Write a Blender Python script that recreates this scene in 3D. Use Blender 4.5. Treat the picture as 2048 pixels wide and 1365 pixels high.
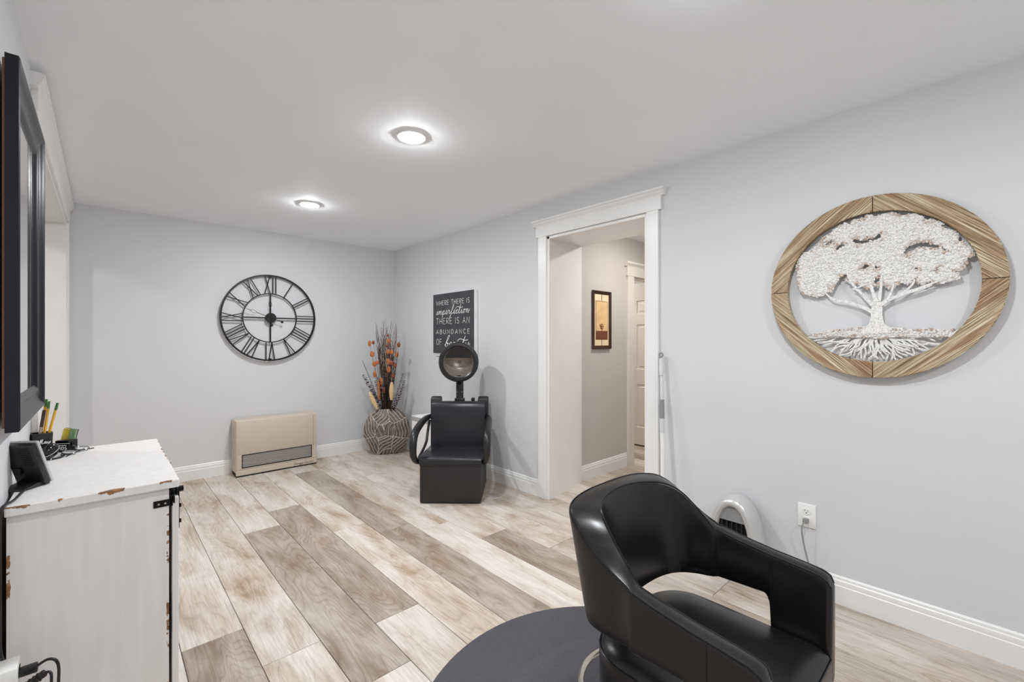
import bpy, bmesh, math, random
import numpy as np
from mathutils import Vector, Matrix

S = bpy.context.scene
for o in list(bpy.data.objects):
    bpy.data.objects.remove(o, do_unlink=True)
C = S.collection
R = math.radians
rnd = random.Random(7)

# ------------------------------------------------------------------ camera, world, exposure
CAM_H = 1.231
cd = bpy.data.cameras.new('camera')
cam = bpy.data.objects.new('camera', cd)
C.objects.link(cam)
cd.sensor_fit = 'HORIZONTAL'
cd.sensor_width = 36.0
cd.lens = 36.0 * 884 / 2048
cd.clip_start = 0.03
cam.location = (0, 0, CAM_H)
cam.rotation_euler = (R(90), 0, -R(42.74))
S.camera = cam

w = bpy.data.worlds.new('world')
S.world = w
w.use_nodes = True
w.node_tree.nodes['Background'].inputs['Color'].default_value = (0.75, 0.82, 0.9, 1)
w.node_tree.nodes['Background'].inputs['Strength'].default_value = 0.3

S.view_settings.view_transform = 'Standard'
S.view_settings.look = 'None'
S.view_settings.gamma = 1.0
S.view_settings.use_curve_mapping = False
S.view_settings.exposure = 0.15
CAN_STRENGTH = 430.0
S.cycles.max_bounces = 16
S.cycles.diffuse_bounces = 12
S.cycles.sample_clamp_indirect = 6.0

# ------------------------------------------------------------------ room constants
XL, XR, YF, YB, ZC = -0.21, 2.535, 4.80, -2.0, 2.30

# ------------------------------------------------------------------ materials
def lin(c):
    return tuple(((v / 255) / 12.92 if v / 255 <= 0.04045 else ((v / 255 + 0.055) / 1.055) ** 2.4) for v in c) + (1.0,)

def nmat(name):
    m = bpy.data.materials.new(name)
    m.use_nodes = True
    nt = m.node_tree
    return m, nt, nt.nodes['Principled BSDF']

def N(nt, t, **kw):
    n = nt.nodes.new(t)
    for k, v in kw.items():
        setattr(n, k, v)
    return n

def coords(nt, scale=(1, 1, 1), kind='Object', rand=False, rot=(0, 0, 0)):
    tc = N(nt, 'ShaderNodeTexCoord')
    mp = N(nt, 'ShaderNodeMapping')
    mp.inputs['Scale'].default_value = scale
    mp.inputs['Rotation'].default_value = rot
    if rand:
        oi = N(nt, 'ShaderNodeObjectInfo')
        mul = N(nt, 'ShaderNodeVectorMath', operation='SCALE')
        cmb = N(nt, 'ShaderNodeCombineXYZ')
        for i in range(3):
            nt.links.new(oi.outputs['Random'], cmb.inputs[i])
        nt.links.new(cmb.outputs[0], mul.inputs[0])
        mul.inputs['Scale'].default_value = 57.0
        add = N(nt, 'ShaderNodeVectorMath', operation='ADD')
        nt.links.new(tc.outputs[kind], add.inputs[0])
        nt.links.new(mul.outputs[0], add.inputs[1])
        nt.links.new(add.outputs[0], mp.inputs['Vector'])
    else:
        nt.links.new(tc.outputs[kind], mp.inputs['Vector'])
    return mp.outputs['Vector']

def noise(nt, vec, scale, detail=3, rough=0.5, dist=0.0):
    n = N(nt, 'ShaderNodeTexNoise')
    n.inputs['Scale'].default_value = scale
    n.inputs['Detail'].default_value = detail
    n.inputs['Roughness'].default_value = rough
    n.inputs['Distortion'].default_value = dist
    nt.links.new(vec, n.inputs['Vector'])
    return n.outputs['Fac']

def ramp(nt, fac, stops):
    r = N(nt, 'ShaderNodeValToRGB')
    e = r.color_ramp.elements
    while len(e) < len(stops):
        e.new(0.5)
    for i, (p, c) in enumerate(stops):
        e[i].position = p
        e[i].color = c if len(c) == 4 else tuple(c) + (1,)
    nt.links.new(fac, r.inputs['Fac'])
    return r.outputs['Color']

def mix(nt, fac, a, b, mode='MIX'):
    m = N(nt, 'ShaderNodeMix', data_type='RGBA', blend_type=mode)
    for s, v in ((m.inputs[0], fac), (m.inputs[6], a), (m.inputs[7], b)):
        if hasattr(v, 'is_output'):
            nt.links.new(v, s)
        else:
            s.default_value = v
    return m.outputs[2]

def bump(nt, bsdf, h, strength=0.2, dist=0.01):
    b = N(nt, 'ShaderNodeBump')
    b.inputs['Strength'].default_value = strength
    b.inputs['Distance'].default_value = dist
    nt.links.new(h, b.inputs['Height'])
    nt.links.new(b.outputs['Normal'], bsdf.inputs['Normal'])

BW = ((0, (0, 0, 0)), (1, (1, 1, 1)))

def simple(name, col, rough=0.5, metal=0.0, nscale=0, nvar=0.06, bscale=0, bstr=0.1, spec=None, coat=0.0):
    """plain painted / plastic / metal surface with slight colour mottling and fine relief"""
    m, nt, b = nmat(name)
    c = lin(col)
    b.inputs['Roughness'].default_value = rough
    b.inputs['Metallic'].default_value = metal
    if spec is not None:
        b.inputs['Specular IOR Level'].default_value = spec
    b.inputs['Coat Weight'].default_value = coat
    v = coords(nt)
    f = noise(nt, v, nscale or 9, 4)
    lo = tuple(x * (1 - nvar) for x in c[:3]) + (1,)
    hi = tuple(min(1, x * (1 + nvar)) for x in c[:3]) + (1,)
    nt.links.new(ramp(nt, f, ((0.3, lo), (0.7, hi))), b.inputs['Base Color'])
    if bscale:
        bump(nt, b, noise(nt, v, bscale, 3, 0.6), bstr, 0.004)
    return m

def emission(name, col, strength):
    m = bpy.data.materials.new(name)
    m.use_nodes = True
    nt = m.node_tree
    nt.nodes.clear()
    e = N(nt, 'ShaderNodeEmission')
    e.inputs['Color'].default_value = col
    e.inputs['Strength'].default_value = strength
    o = N(nt, 'ShaderNodeOutputMaterial')
    nt.links.new(e.outputs[0], o.inputs['Surface'])
    return m

M = {}
M['wall'] = simple('wall_paint', (210, 211, 213), 0.62, nscale=3, nvar=0.012, bscale=260, bstr=0.06)
M['hall_wall'] = simple('hall_wall_paint', (196, 190, 184), 0.62, nscale=3, nvar=0.012, bscale=260, bstr=0.06)
M['ceiling'] = simple('ceiling_paint', (245, 248, 252), 0.75, nscale=2, nvar=0.012, bscale=180, bstr=0.06)
M['trim'] = simple('trim_paint', (230, 230, 229), 0.32, nscale=4, nvar=0.015, bscale=40, bstr=0.03)
M['jamb'] = simple('jamb_paint', (234, 233, 231), 0.3, nscale=6, nvar=0.02, bscale=60, bstr=0.12)
M['door'] = simple('door_paint', (226, 221, 213), 0.38, nscale=5, nvar=0.015)
M['gap'] = simple('floor_underlay', (70, 58, 48), 0.9)
M['white_plastic'] = simple('white_plastic', (236, 236, 234), 0.3)
M['black_plastic'] = simple('black_plastic', (26, 26, 29), 0.35, bscale=300, bstr=0.08)
M['gloss_black'] = simple('gloss_black', (14, 14, 17), 0.12)
M['dark_slot'] = simple('dark_slot', (8, 8, 9), 0.8)
M['chrome'] = simple('chrome', (205, 200, 192), 0.14, 1.0)
M['black_metal'] = simple('black_metal', (22, 21, 22), 0.42, 0.6, bscale=120, bstr=0.15)
M['clock_metal'] = simple('clock_metal', (20, 20, 22), 0.45, 0.3)
M['silver_plastic'] = simple('silver_plastic', (200, 200, 199), 0.3, 0.35)
M['grey_plastic'] = simple('grey_plastic', (140, 141, 143), 0.45)
M['pale_plastic'] = simple('pale_plastic', (212, 212, 212), 0.35)
M['beige'] = simple('beige_enamel', (200, 186, 170), 0.42, nscale=12, nvar=0.025)
M['beige_dark'] = simple('beige_groove', (140, 126, 110), 0.6)
M['slat_grey'] = simple('slat_grey', (178, 176, 172), 0.5)
M['white_lam'] = simple('white_laminate', (238, 238, 238), 0.4)
M['grey_lam'] = simple('grey_laminate', (168, 169, 170), 0.5)
M['orange_pod'] = simple('orange_pod', (178, 104, 58), 0.55, nscale=40, nvar=0.25)
M['red_pod'] = simple('red_pod', (134, 68, 46), 0.5, nscale=40, nvar=0.2)
M['cream_pod'] = simple('cream_pod', (214, 184, 140), 0.6, nscale=60, nvar=0.15, bscale=150, bstr=0.4)
M['twig'] = simple('twig_bark', (112, 76, 60), 0.8, nscale=60, nvar=0.3)
M['twig_dark'] = simple('twig_dark_bark', (52, 38, 36), 0.8, nscale=60, nvar=0.3)
M['leaf_dark'] = simple('dark_dried_leaf', (44, 36, 34), 0.7, nscale=50, nvar=0.3)
M['leaf_red'] = simple('maroon_dried_leaf', (72, 30, 32), 0.7, nscale=50, nvar=0.3)
M['pencil_yellow'] = simple('pencil_yellow', (226, 168, 44), 0.35)
M['pencil_green'] = simple('pencil_ferrule', (72, 118, 60), 0.4, 0.3)
M['pen_silver'] = simple('pen_silver', (176, 164, 152), 0.25, 0.8)
M['pen_dark'] = simple('pen_dark', (60, 38, 30), 0.35)
M['ink_white'] = simple('white_ink', (236, 236, 234), 0.7)
M['ink_dark'] = simple('dark_ink', (70, 56, 44), 0.7)
M['lens'] = simple('spectacle_lens', (205, 208, 212), 0.05, 0.0)
M['lens'].node_tree.nodes['Principled BSDF'].inputs['Alpha'].default_value = 0.3
M['card_yellow'] = simple('card_yellow', (196, 176, 60), 0.4, nscale=30, nvar=0.35)
M['card_green'] = simple('card_green', (120, 150, 110), 0.4, nscale=30, nvar=0.3)
M['backing'] = simple('mirror_backing', (140, 100, 70), 0.8)
M['mat_rubber'] = simple('mat_rubber', (72, 71, 77), 0.62, nscale=70, nvar=0.12, bscale=500, bstr=0.25)
M['lens_light'] = emission('downlight_lens', (0.955, 0.98, 1.0, 1), CAN_STRENGTH)
M['lens_warm'] = emission('hall_downlight_lens', (1.0, 0.96, 0.92, 1), CAN_STRENGTH * 0.66)

def leather(name, col, rough, var=0.15, spec=0.45):
    m, nt, b = nmat(name)
    v = coords(nt)
    f = noise(nt, v, 7, 5, 0.6)
    c = lin(col)
    lo = tuple(x * (1 - var) for x in c[:3]) + (1,)
    hi = tuple(x * (1 + var) for x in c[:3]) + (1,)
    nt.links.new(ramp(nt, f, ((0.3, lo), (0.7, hi))), b.inputs['Base Color'])
    rr = ramp(nt, noise(nt, v, 14, 4), ((0.3, (rough * 0.94,) * 3), (0.7, (rough * 1.06,) * 3)))
    nt.links.new(rr, b.inputs['Roughness'])
    b.inputs['Specular IOR Level'].default_value = spec
    bump(nt, b, noise(nt, v, 60, 2, 0.5), 0.02, 0.002)
    return m
M['leather'] = leather('black_leather', (18, 17, 19), 0.30, spec=0.42)
M['leather_out'] = leather('black_leather_outer', (34, 29, 29), 0.42)
M['vinyl'] = leather('black_vinyl', (38, 38, 44), 0.32)
M['vinyl_base'] = leather('black_vinyl_skirt', (38, 35, 36), 0.48)

# wood plank floor: obj.color.r = tone (0 pale whitewash .. 1 taupe), obj.color.g = warmth
def plank_mat():
    m, nt, b = nmat('oak_plank')
    oi = N(nt, 'ShaderNodeObjectInfo')
    sep = N(nt, 'ShaderNodeSeparateColor')
    nt.links.new(oi.outputs['Color'], sep.inputs[0])
    tone = sep.outputs[0]
    vec = coords(nt, (1, 0.16, 1), rand=True)
    vec2 = coords(nt, (1, 0.27, 1), rand=True)
    vec3 = coords(nt, (1, 0.03, 1), rand=True)
    # broad blotches
    blot = noise(nt, vec2, 6.5, 6, 0.62, 0.5)
    # cathedral figure: contour lines of a long stretched noise field
    fld = noise(nt, vec, 5.5, 2.2, 0.45, 0.35)
    cm = N(nt, 'ShaderNodeMath', operation='MULTIPLY'); cm.inputs[1].default_value = 26.0
    cf = N(nt, 'ShaderNodeMath', operation='FRACT')
    nt.links.new(fld, cm.inputs[0]); nt.links.new(cm.outputs[0], cf.inputs[0])
    fine = noise(nt, vec3, 170.0, 4, 0.65)
    pale = lin((216, 206, 196)); pale2 = lin((199, 183, 167)); tan = lin((160, 132, 102))
    taupe = lin((170, 156, 143)); taupe2 = lin((130, 113, 98))
    c1 = ramp(nt, blot, ((0.30, lin((225, 218, 211))), (0.46, pale), (0.60, pale2), (0.74, tan)))
    c2 = ramp(nt, blot, ((0.28, lin((190, 178, 166))), (0.48, taupe), (0.72, taupe2)))
    base = mix(nt, tone, c1, c2)
    # cathedral grain, stronger on the darker boards and in blotches
    gmask = ramp(nt, blot, ((0.42, (0.05, 0.05, 0.05)), (0.64, (0.75, 0.75, 0.75))))
    gt = mix(nt, 0.55, gmask, tone, 'ADD')
    gl = ramp(nt, cf.outputs[0], ((0.0, (0.9, 0.9, 0.9)), (0.16, (0.25, 0.25, 0.25)), (0.5, (0, 0, 0)), (0.86, (0.12, 0.12, 0.12)), (1.0, (0.9, 0.9, 0.9))))
    gfac = mix(nt, 1.0, gl, gt, 'MULTIPLY')
    gm = N(nt, 'ShaderNodeMath', operation='MULTIPLY')
    nt.links.new(gfac, gm.inputs[0]); gm.inputs[1].default_value = 0.55
    base = mix(nt, gm.outputs[0], base, lin((118, 96, 76)))
    ff = ramp(nt, fine, ((0.32, (0.76, 0.75, 0.74)), (0.62, (1.06, 1.06, 1.06))))
    base = mix(nt, 0.8, base, ff, 'MULTIPLY')
    # small knots
    vo = N(nt, 'ShaderNodeTexVoronoi', feature='F1')
    vo.inputs['Scale'].default_value = 4.2
    kv = coords(nt, (1, 0.55, 1), rand=True)
    dn = noise(nt, kv, 26, 3)
    kd = N(nt, 'ShaderNodeVectorMath', operation='ADD')
    kc = N(nt, 'ShaderNodeCombineXYZ')
    ks = N(nt, 'ShaderNodeMath', operation='MULTIPLY'); ks.inputs[1].default_value = 0.07
    nt.links.new(dn, ks.inputs[0]); nt.links.new(ks.outputs[0], kc.inputs[0]); nt.links.new(ks.outputs[0], kc.inputs[1])
    nt.links.new(kv, kd.inputs[0]); nt.links.new(kc.outputs[0], kd.inputs[1])
    nt.links.new(kd.outputs[0], vo.inputs['Vector'])
    kf = ramp(nt, vo.outputs['Distance'], ((0.02, (0.75, 0.75, 0.75)), (0.10, (0.28, 0.28, 0.28)), (0.22, (0, 0, 0))))
    base = mix(nt, kf, base, lin((140, 104, 74)))
    nt.links.new(base, b.inputs['Base Color'])
    b.inputs['Roughness'].default_value = 0.42
    b.inputs['Specular IOR Level'].default_value = 0.35
    bump(nt, b, gl, 0.12, 0.002)
    return m
M['plank'] = plank_mat()

# distressed white paint: bare wood shows where the vertex layer "wear" says so
def distressed():
    m, nt, b = nmat('distressed_white_paint')
    v = coords(nt)
    at = N(nt, 'ShaderNodeAttribute', attribute_name='wear')
    n1 = noise(nt, v, 26, 5, 0.65)
    add = N(nt, 'ShaderNodeMath', operation='ADD')
    nt.links.new(at.outputs['Fac'], add.inputs[0]); nt.links.new(n1, add.inputs[1])
    f = ramp(nt, add.outputs[0], ((0.98, (0, 0, 0)), (1.01, (1, 1, 1))))
    wood = ramp(nt, noise(nt, v, 60, 3), ((0.3, lin((92, 60, 40))), (0.7, lin((176, 128, 84)))))
    vg = coords(nt, (1, 1, 0.08))
    paint = ramp(nt, noise(nt, vg, 40, 4), ((0.3, lin((220, 217, 215))), (0.7, lin((227, 225, 223)))))
    col = mix(nt, f, paint, wood)
    spk = noise(nt, v, 95, 2, 0.5)
    sf = ramp(nt, spk, ((0.80, (0, 0, 0)), (0.83, (0.8, 0.8, 0.8))))
    col = mix(nt, sf, col, lin((120, 90, 66)))
    nt.links.new(col, b.inputs['Base Color'])
    b.inputs['Roughness'].default_value = 0.5
    inv = N(nt, 'ShaderNodeInvert')
    nt.links.new(f, inv.inputs['Color'])
    bump(nt, b, inv.outputs[0], 0.3, 0.002)
    return m
M['distressed'] = distressed()

def carved_wood(name, rot):
    """limed brown frame timber with combed grain running along the piece"""
    m, nt, b = nmat(name)
    v0 = coords(nt, (1, 1, 1), rot=(0, rot, 0))
    mp = N(nt, 'ShaderNodeMapping'); mp.inputs['Scale'].default_value = (0.014, 1, 1)
    nt.links.new(v0, mp.inputs['Vector'])
    v = mp.outputs['Vector']
    f = noise(nt, v, 330, 3, 0.55)
    g = noise(nt, v, 80, 3, 0.5, 0.3)
    mp2 = N(nt, 'ShaderNodeMapping'); mp2.inputs['Scale'].default_value = (0.14, 1, 1)
    nt.links.new(v0, mp2.inputs['Vector'])
    patch = noise(nt, mp2.outputs['Vector'], 26, 3, 0.5)
    brown = ramp(nt, g, ((0.3, lin((120, 84, 48))), (0.55, lin((158, 122, 82))), (0.75, lin((176, 150, 112)))))
    limed = ramp(nt, g, ((0.3, lin((150, 128, 96))), (0.7, lin((206, 194, 168)))))
    col = mix(nt, ramp(nt, patch, ((0.38, (0, 0, 0)), (0.62, (1, 1, 1)))), brown, limed)
    line = ramp(nt, f, ((0.36, (1, 1, 1)), (0.47, (0, 0, 0)), (0.60, (0, 0, 0)), (0.70, (0.0, 0, 0))))
    col = mix(nt, mix(nt, 1.0, line, (0.9, 0.9, 0.9, 1), 'MULTIPLY'), col, lin((84, 54, 30)))
    hi = ramp(nt, f, ((0.56, (0, 0, 0)), (0.66, (0.85, 0.85, 0.85))))
    col = mix(nt, hi, col, lin((222, 214, 194)))
    nt.links.new(col, b.inputs['Base Color'])
    b.inputs['Roughness'].default_value = 0.65
    bump(nt, b, f, 0.5, 0.004)
    return m
for i in range(4):
    M['frame_wood%d' % i] = carved_wood('limed_frame_wood_%d' % i, R([-42, 42, -42, 42][i]))

def tree_metal():
    m, nt, b = nmat('whitewashed_tin')
    v = coords(nt)
    f = noise(nt, v, 30, 4, 0.6)
    at = N(nt, 'ShaderNodeAttribute', attribute_name='wear')
    add = N(nt, 'ShaderNodeMath', operation='ADD')
    nt.links.new(at.outputs['Fac'], add.inputs[0]); nt.links.new(f, add.inputs[1])
    rust = ramp(nt, add.outputs[0], ((0.62, (0, 0, 0)), (0.80, (0.75, 0.75, 0.75))))
    fl = noise(nt, v, 170, 2, 0.5)
    base = ramp(nt, fl, ((0.3, lin((196, 194, 190))), (0.55, lin((232, 231, 229)))))
    col = mix(nt, rust, base, ramp(nt, fl, ((0.35, lin((128, 84, 52))), (0.65, lin((204, 178, 152))))))
    nt.links.new(col, b.inputs['Base Color'])
    b.inputs['Roughness'].default_value = 0.55
    bump(nt, b, fl, 0.3, 0.003)
    return m
M['tin'] = tree_metal()

def vase_mat():
    m, nt, b = nmat('carved_vase_glaze')
    v = coords(nt)
    at = N(nt, 'ShaderNodeAttribute', attribute_name='ridge')
    base = ramp(nt, noise(nt, v, 22, 4, 0.6), ((0.3, lin((84, 73, 69))), (0.7, lin((132, 119, 112)))))
    col = mix(nt, ramp(nt, at.outputs['Fac'], ((0.35, (0, 0, 0)), (0.75, (0.95, 0.95, 0.95)))), base, lin((222, 212, 198)))
    nt.links.new(col, b.inputs['Base Color'])
    b.inputs['Roughness'].default_value = 0.4
    b.inputs['Metallic'].default_value = 0.25
    return m
M['vase'] = vase_mat()

def chalk():
    m, nt, b = nmat('chalkboard_print')
    v = coords(nt)
    f = noise(nt, v, 9, 5, 0.7)
    col = ramp(nt, f, ((0.3, lin((52, 51, 56))), (0.62, lin((66, 65, 70))), (0.78, lin((92, 91, 98)))))
    nt.links.new(col, b.inputs['Base Color'])
    b.inputs['Roughness'].default_value = 0.6
    return m
M['chalk'] = chalk()

def perforated():
    m, nt, b = nmat('perforated_hood_lining')
    v = coords(nt)
    vo = N(nt, 'ShaderNodeTexVoronoi', feature='F1')
    vo.inputs['Scale'].default_value = 75
    vo.inputs['Randomness'].default_value = 0.25
    nt.links.new(v, vo.inputs['Vector'])
    col = ramp(nt, vo.outputs['Distance'], ((0.20, lin((70, 62, 55))), (0.28, lin((176, 167, 158)))))
    nt.links.new(col, b.inputs['Base Color'])
    b.inputs['Roughness'].default_value = 0.35
    b.inputs['Metallic'].default_value = 0.4
    return m
M['perforated'] = perforated()

def smoked():
    m, nt, b = nmat('smoked_visor')
    b.inputs['Base Color'].default_value = lin((30, 22, 18))
    b.inputs['Roughness'].default_value = 0.12
    b.inputs['Alpha'].default_value = 0.86
    return m
M['smoked'] = smoked()

def mirror_glass():
    m, nt, b = nmat('mirror_glass')
    b.inputs['Base Color'].default_value = (0.9, 0.91, 0.9, 1)
    b.inputs['Metallic'].default_value = 1.0
    b.inputs['Roughness'].default_value = 0.01
    return m
M['mirror'] = mirror_glass()
M['frame_black'] = simple('pewter_black_frame', (34, 34, 40), 0.34, 0.5, bscale=90, bstr=0.05)

def dark_wood():
    m, nt, b = nmat('dark_brown_frame')
    v = coords(nt, (6, 6, 1))
    f = noise(nt, v, 12, 4, 0.6)
    nt.links.new(ramp(nt, f, ((0.3, lin((34, 18, 12))), (0.7, lin((74, 42, 28))))), b.inputs['Base Color'])
    b.inputs['Roughness'].default_value = 0.35
    return m
M['dark_wood'] = dark_wood()
M['parchment'] = simple('parchment_print', (222, 188, 138), 0.6, nscale=14, nvar=0.12)
M['parchment_pale'] = simple('pale_parchment_print', (236, 214, 178), 0.6, nscale=14, nvar=0.06)
M['sepia'] = simple('sepia_print', (112, 66, 40), 0.6, nscale=90, nvar=0.45)

# ------------------------------------------------------------------ geometry helpers
def tag(o, label=None, cat=None, group=None, kind=None):
    if label: o['label'] = label
    if cat: o['category'] = cat
    if group: o['group'] = group
    if kind: o['kind'] = kind
    return o

def thing(name, label, cat, loc=(0, 0, 0), rz=0.0, group=None, rot=None):
    o = bpy.data.objects.new(name, None)
    C.objects.link(o)
    o.empty_display_size = 0.1
    o.location = loc
    o.rotation_euler = rot if rot else (0, 0, rz)
    return tag(o, label, cat, group)

class G:
    """collects shapes into one bmesh"""
    def __init__(s):
        s.bm = bmesh.new()

    def _bev(s, verts, w, seg):
        es = {e for v in verts for e in v.link_edges}
        bmesh.ops.bevel(s.bm, geom=list(es), offset=w, segments=seg, profile=0.5, affect='EDGES', clamp_overlap=True)

    def box(s, x0, x1, y0, y1, z0, z1, bev=0.0, seg=2, mtx=None):
        r = bmesh.ops.create_cube(s.bm, size=1.0)
        vs = r['verts']
        for v in vs:
            v.co = Vector(((x0 + x1) / 2 + v.co.x * (x1 - x0), (y0 + y1) / 2 + v.co.y * (y1 - y0), (z0 + z1) / 2 + v.co.z * (z1 - z0)))
            if mtx:
                v.co = mtx @ v.co
        if bev:
            s._bev(vs, bev, seg)
        return s

    def prism(s, poly, a, b, axis='x', bev=0.0, seg=2):
        """poly: 2D outline; extruded from a to b along axis (other two axes in order)"""
        def p3(q, t):
            return {'x': (t, q[0], q[1]), 'y': (q[0], t, q[1]), 'z': (q[0], q[1], t)}[axis]
        A = [s.bm.verts.new(p3(q, a)) for q in poly]
        B = [s.bm.verts.new(p3(q, b)) for q in poly]
        n = len(poly)
        s.bm.faces.new(A); s.bm.faces.new(list(reversed(B)))
        for i in range(n):
            s.bm.faces.new((A[i], B[i], B[(i + 1) % n], A[(i + 1) % n]))
        if bev:
            s._bev(A + B, bev, seg)
        return s

    def tube(s, pts, rad, n=8, cap=True, closed=False, sx=1.0):
        pts = [Vector(p) for p in pts]
        m = len(pts)
        rad = rad if isinstance(rad, (list, tuple)) else [rad] * m
        rings = []
        T = []
        for i in range(m):
            if closed:
                t = pts[(i + 1) % m] - pts[i - 1]
            else:
                t = pts[min(i + 1, m - 1)] - pts[max(i - 1, 0)]
            T.append(t.normalized() if t.length > 1e-9 else Vector((0, 0, 1)))
        up = Vector((0, 0, 1)) if abs(T[0].z) < 0.9 else Vector((1, 0, 0))
        nrm = (up - T[0] * up.dot(T[0])).normalized()
        for i in range(m):
            nrm = (nrm - T[i] * nrm.dot(T[i]))
            nrm = nrm.normalized() if nrm.length > 1e-9 else T[i].orthogonal().normalized()
            bn = T[i].cross(nrm)
            rings.append([s.bm.verts.new(pts[i] + (nrm * math.cos(2 * math.pi * k / n) * sx + bn * math.sin(2 * math.pi * k / n)) * rad[i]) for k in range(n)])
        for i in range(m if closed else m - 1):
            a, b = rings[i], rings[(i + 1) % m]
            for k in range(n):
                s.bm.faces.new((a[k], a[(k + 1) % n], b[(k + 1) % n], b[k]))
        if cap and not closed:
            s.bm.faces.new(list(reversed(rings[0]))); s.bm.faces.new(rings[-1])
        return s

    def lathe(s, prof, n=32, c=(0, 0, 0), mtx=None):
        """prof: (r, z) list, revolved about z"""
        rings = []
        for r, z in prof:
            if r < 1e-6:
                rings.append([s.bm.verts.new((c[0], c[1], c[2] + z))])
            else:
                rings.append([s.bm.verts.new((c[0] + r * math.cos(2 * math.pi * k / n), c[1] + r * math.sin(2 * math.pi * k / n), c[2] + z)) for k in range(n)])
        for a, b in zip(rings, rings[1:]):
            for k in range(n):
                if len(a) == 1 and len(b) == 1: continue
                if len(a) == 1: s.bm.faces.new((a[0], b[k], b[(k + 1) % n]))
                elif len(b) == 1: s.bm.faces.new((a[k], a[(k + 1) % n], b[0]))
                else: s.bm.faces.new((a[k], a[(k + 1) % n], b[(k + 1) % n], b[k]))
        if mtx:
            for rg in rings:
                for v in rg: v.co = mtx @ v.co
        return s

    def grid(s, rows, wrap=False, capends=False):
        """rows: list of equal-length point rows -> quad surface"""
        V = [[s.bm.verts.new(p) for p in r] for r in rows]
        for a, b in zip(V, V[1:]):
            n = len(a)
            for k in range(n if wrap else n - 1):
                s.bm.faces.new((a[k], a[(k + 1) % n], b[(k + 1) % n], b[k]))
        if capends:
            s.bm.faces.new(list(reversed(V[0]))); s.bm.faces.new(V[-1])
        return s

    def ell(s, c, r, seg=12, rings=8, mtx=None):
        res = bmesh.ops.create_uvsphere(s.bm, u_segments=seg, v_segments=rings, radius=1.0)
        for v in res['verts']:
            q = Vector((v.co.x * r[0], v.co.y * r[1], v.co.z * r[2]))
            if mtx: q = mtx @ q
            v.co = q + Vector(c)
        return s

    def obj(s, name, mat, parent=None, smooth=35, kind=None, recalc=True):
        if recalc:
            bmesh.ops.recalc_face_normals(s.bm, faces=s.bm.faces)
        me = bpy.data.meshes.new(name)
        s.bm.to_mesh(me)
        s.bm.free()
        if smooth:
            me.shade_smooth()
            if smooth < 180:
                me.set_sharp_from_angle(angle=R(smooth))
        me.materials.append(M[mat] if isinstance(mat, str) else mat)
        o = bpy.data.objects.new(name, me)
        C.objects.link(o)
        if parent: o.parent = parent
        if kind: o['kind'] = kind
        return o

def struct(g, name, mat, parent=None, smooth=35):
    o = g.obj(name, mat, parent, smooth)
    if not parent: o['kind'] = 'structure'
    return o

def dup(o, parent=None, **kw):
    c = o.copy()
    C.objects.link(c)
    c.parent = parent
    for k, v in kw.items():
        c[k] = v
    for ch in list(o.children):
        dup(ch, c)
    return c

def catmull(pts, n=5, closed=False):
    out = []
    m = len(pts)
    P = [np.array(p, float) for p in pts]
    rng = m if closed else m - 1
    for i in range(rng):
        if closed:
            p0, p1, p2, p3 = P[i - 1], P[i], P[(i + 1) % m], P[(i + 2) % m]
        else:
            p0, p1, p2, p3 = P[max(i - 1, 0)], P[i], P[i + 1], P[min(i + 2, m - 1)]
        for k in range(n):
            t = k / n
            out.append(tuple(0.5 * ((2 * p1) + (-p0 + p2) * t + (2 * p0 - 5 * p1 + 4 * p2 - p3) * t * t + (-p0 + 3 * p1 - 3 * p2 + p3) * t ** 3)))
    if not closed: out.append(tuple(P[-1]))
    return out

# ------------------------------------------------------------------ floor and planks
floor = struct(G().box(-1.9, 5.4, YB - 0.1, YF + 0.1, -0.12, -0.0075), 'floor', 'gap', smooth=0)
PW, PX0, PL = 0.2148, 0.44, 1.71
joints = {-5: 1.2, -4: 2.9, -3: 1.45, -2: 2.75, -1: 2.17, 0: 1.866, 1: 1.516, 2: 1.819, 3: 2.872, 4: 2.656, 5: 2.51, 6: 2.155, 7: 1.778,
          8: 2.62, 9: 1.36, 10: 2.1, 11: 2.75, 12: 1.5, 13: 2.3, 14: 1.9, 15: 2.55, 16: 1.7, 17: 2.2, 18: 2.9, 19: 2.0, 20: 2.6, 21: 1.8, 22: 2.4}
tones = {(-1, 2.17): 0.08, (-1, 3.88): 0.3, (-1, .46): 0.95, (0, 1.866): 0.12, (0, .156): 0.05, (0, 3.576): 0.15, (1, 1.516): 0.85, (1, 3.226): 0.05, (1, -.194): 0.02,
         (2, 1.819): 0.9, (2, .109): 0.02, (2, 3.529): 0.15, (3, 1.162): 0.02, (3, 2.872): 0.02, (3, 4.582): 0.2, (4, 2.656): 1.0, (4, .946): 0.9, (4, 4.366): 0.2,
         (5, 2.51): 0.1, (5, .8): 0.05, (5, 4.22): 0.15, (6, 2.155): 0.1, (6, .445): 1.0, (6, 3.865): 0.1, (7, 1.778): 0.15, (7, .068): 0.65, (7, 3.488): 0.3,
         (8, 2.62): 0.45, (8, .91): 0.35, (8, 4.33): 0.6, (9, 1.36): 0.5, (9, 3.07): 0.75, (9, -.35): 0.6}
def plank_mesh(wd, ln):
    g = G().box(-wd / 2, wd / 2, -ln / 2, ln / 2, -0.007, 0, 0.0012, 1)
    bmesh.ops.recalc_face_normals(g.bm, faces=g.bm.faces)
    me = bpy.data.meshes.new('plank'); g.bm.to_mesh(me); g.bm.free()
    me.materials.append(M['plank'])
    return me
full = plank_mesh(PW - 0.0022, PL - 0.0022)
npl = 0
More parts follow.
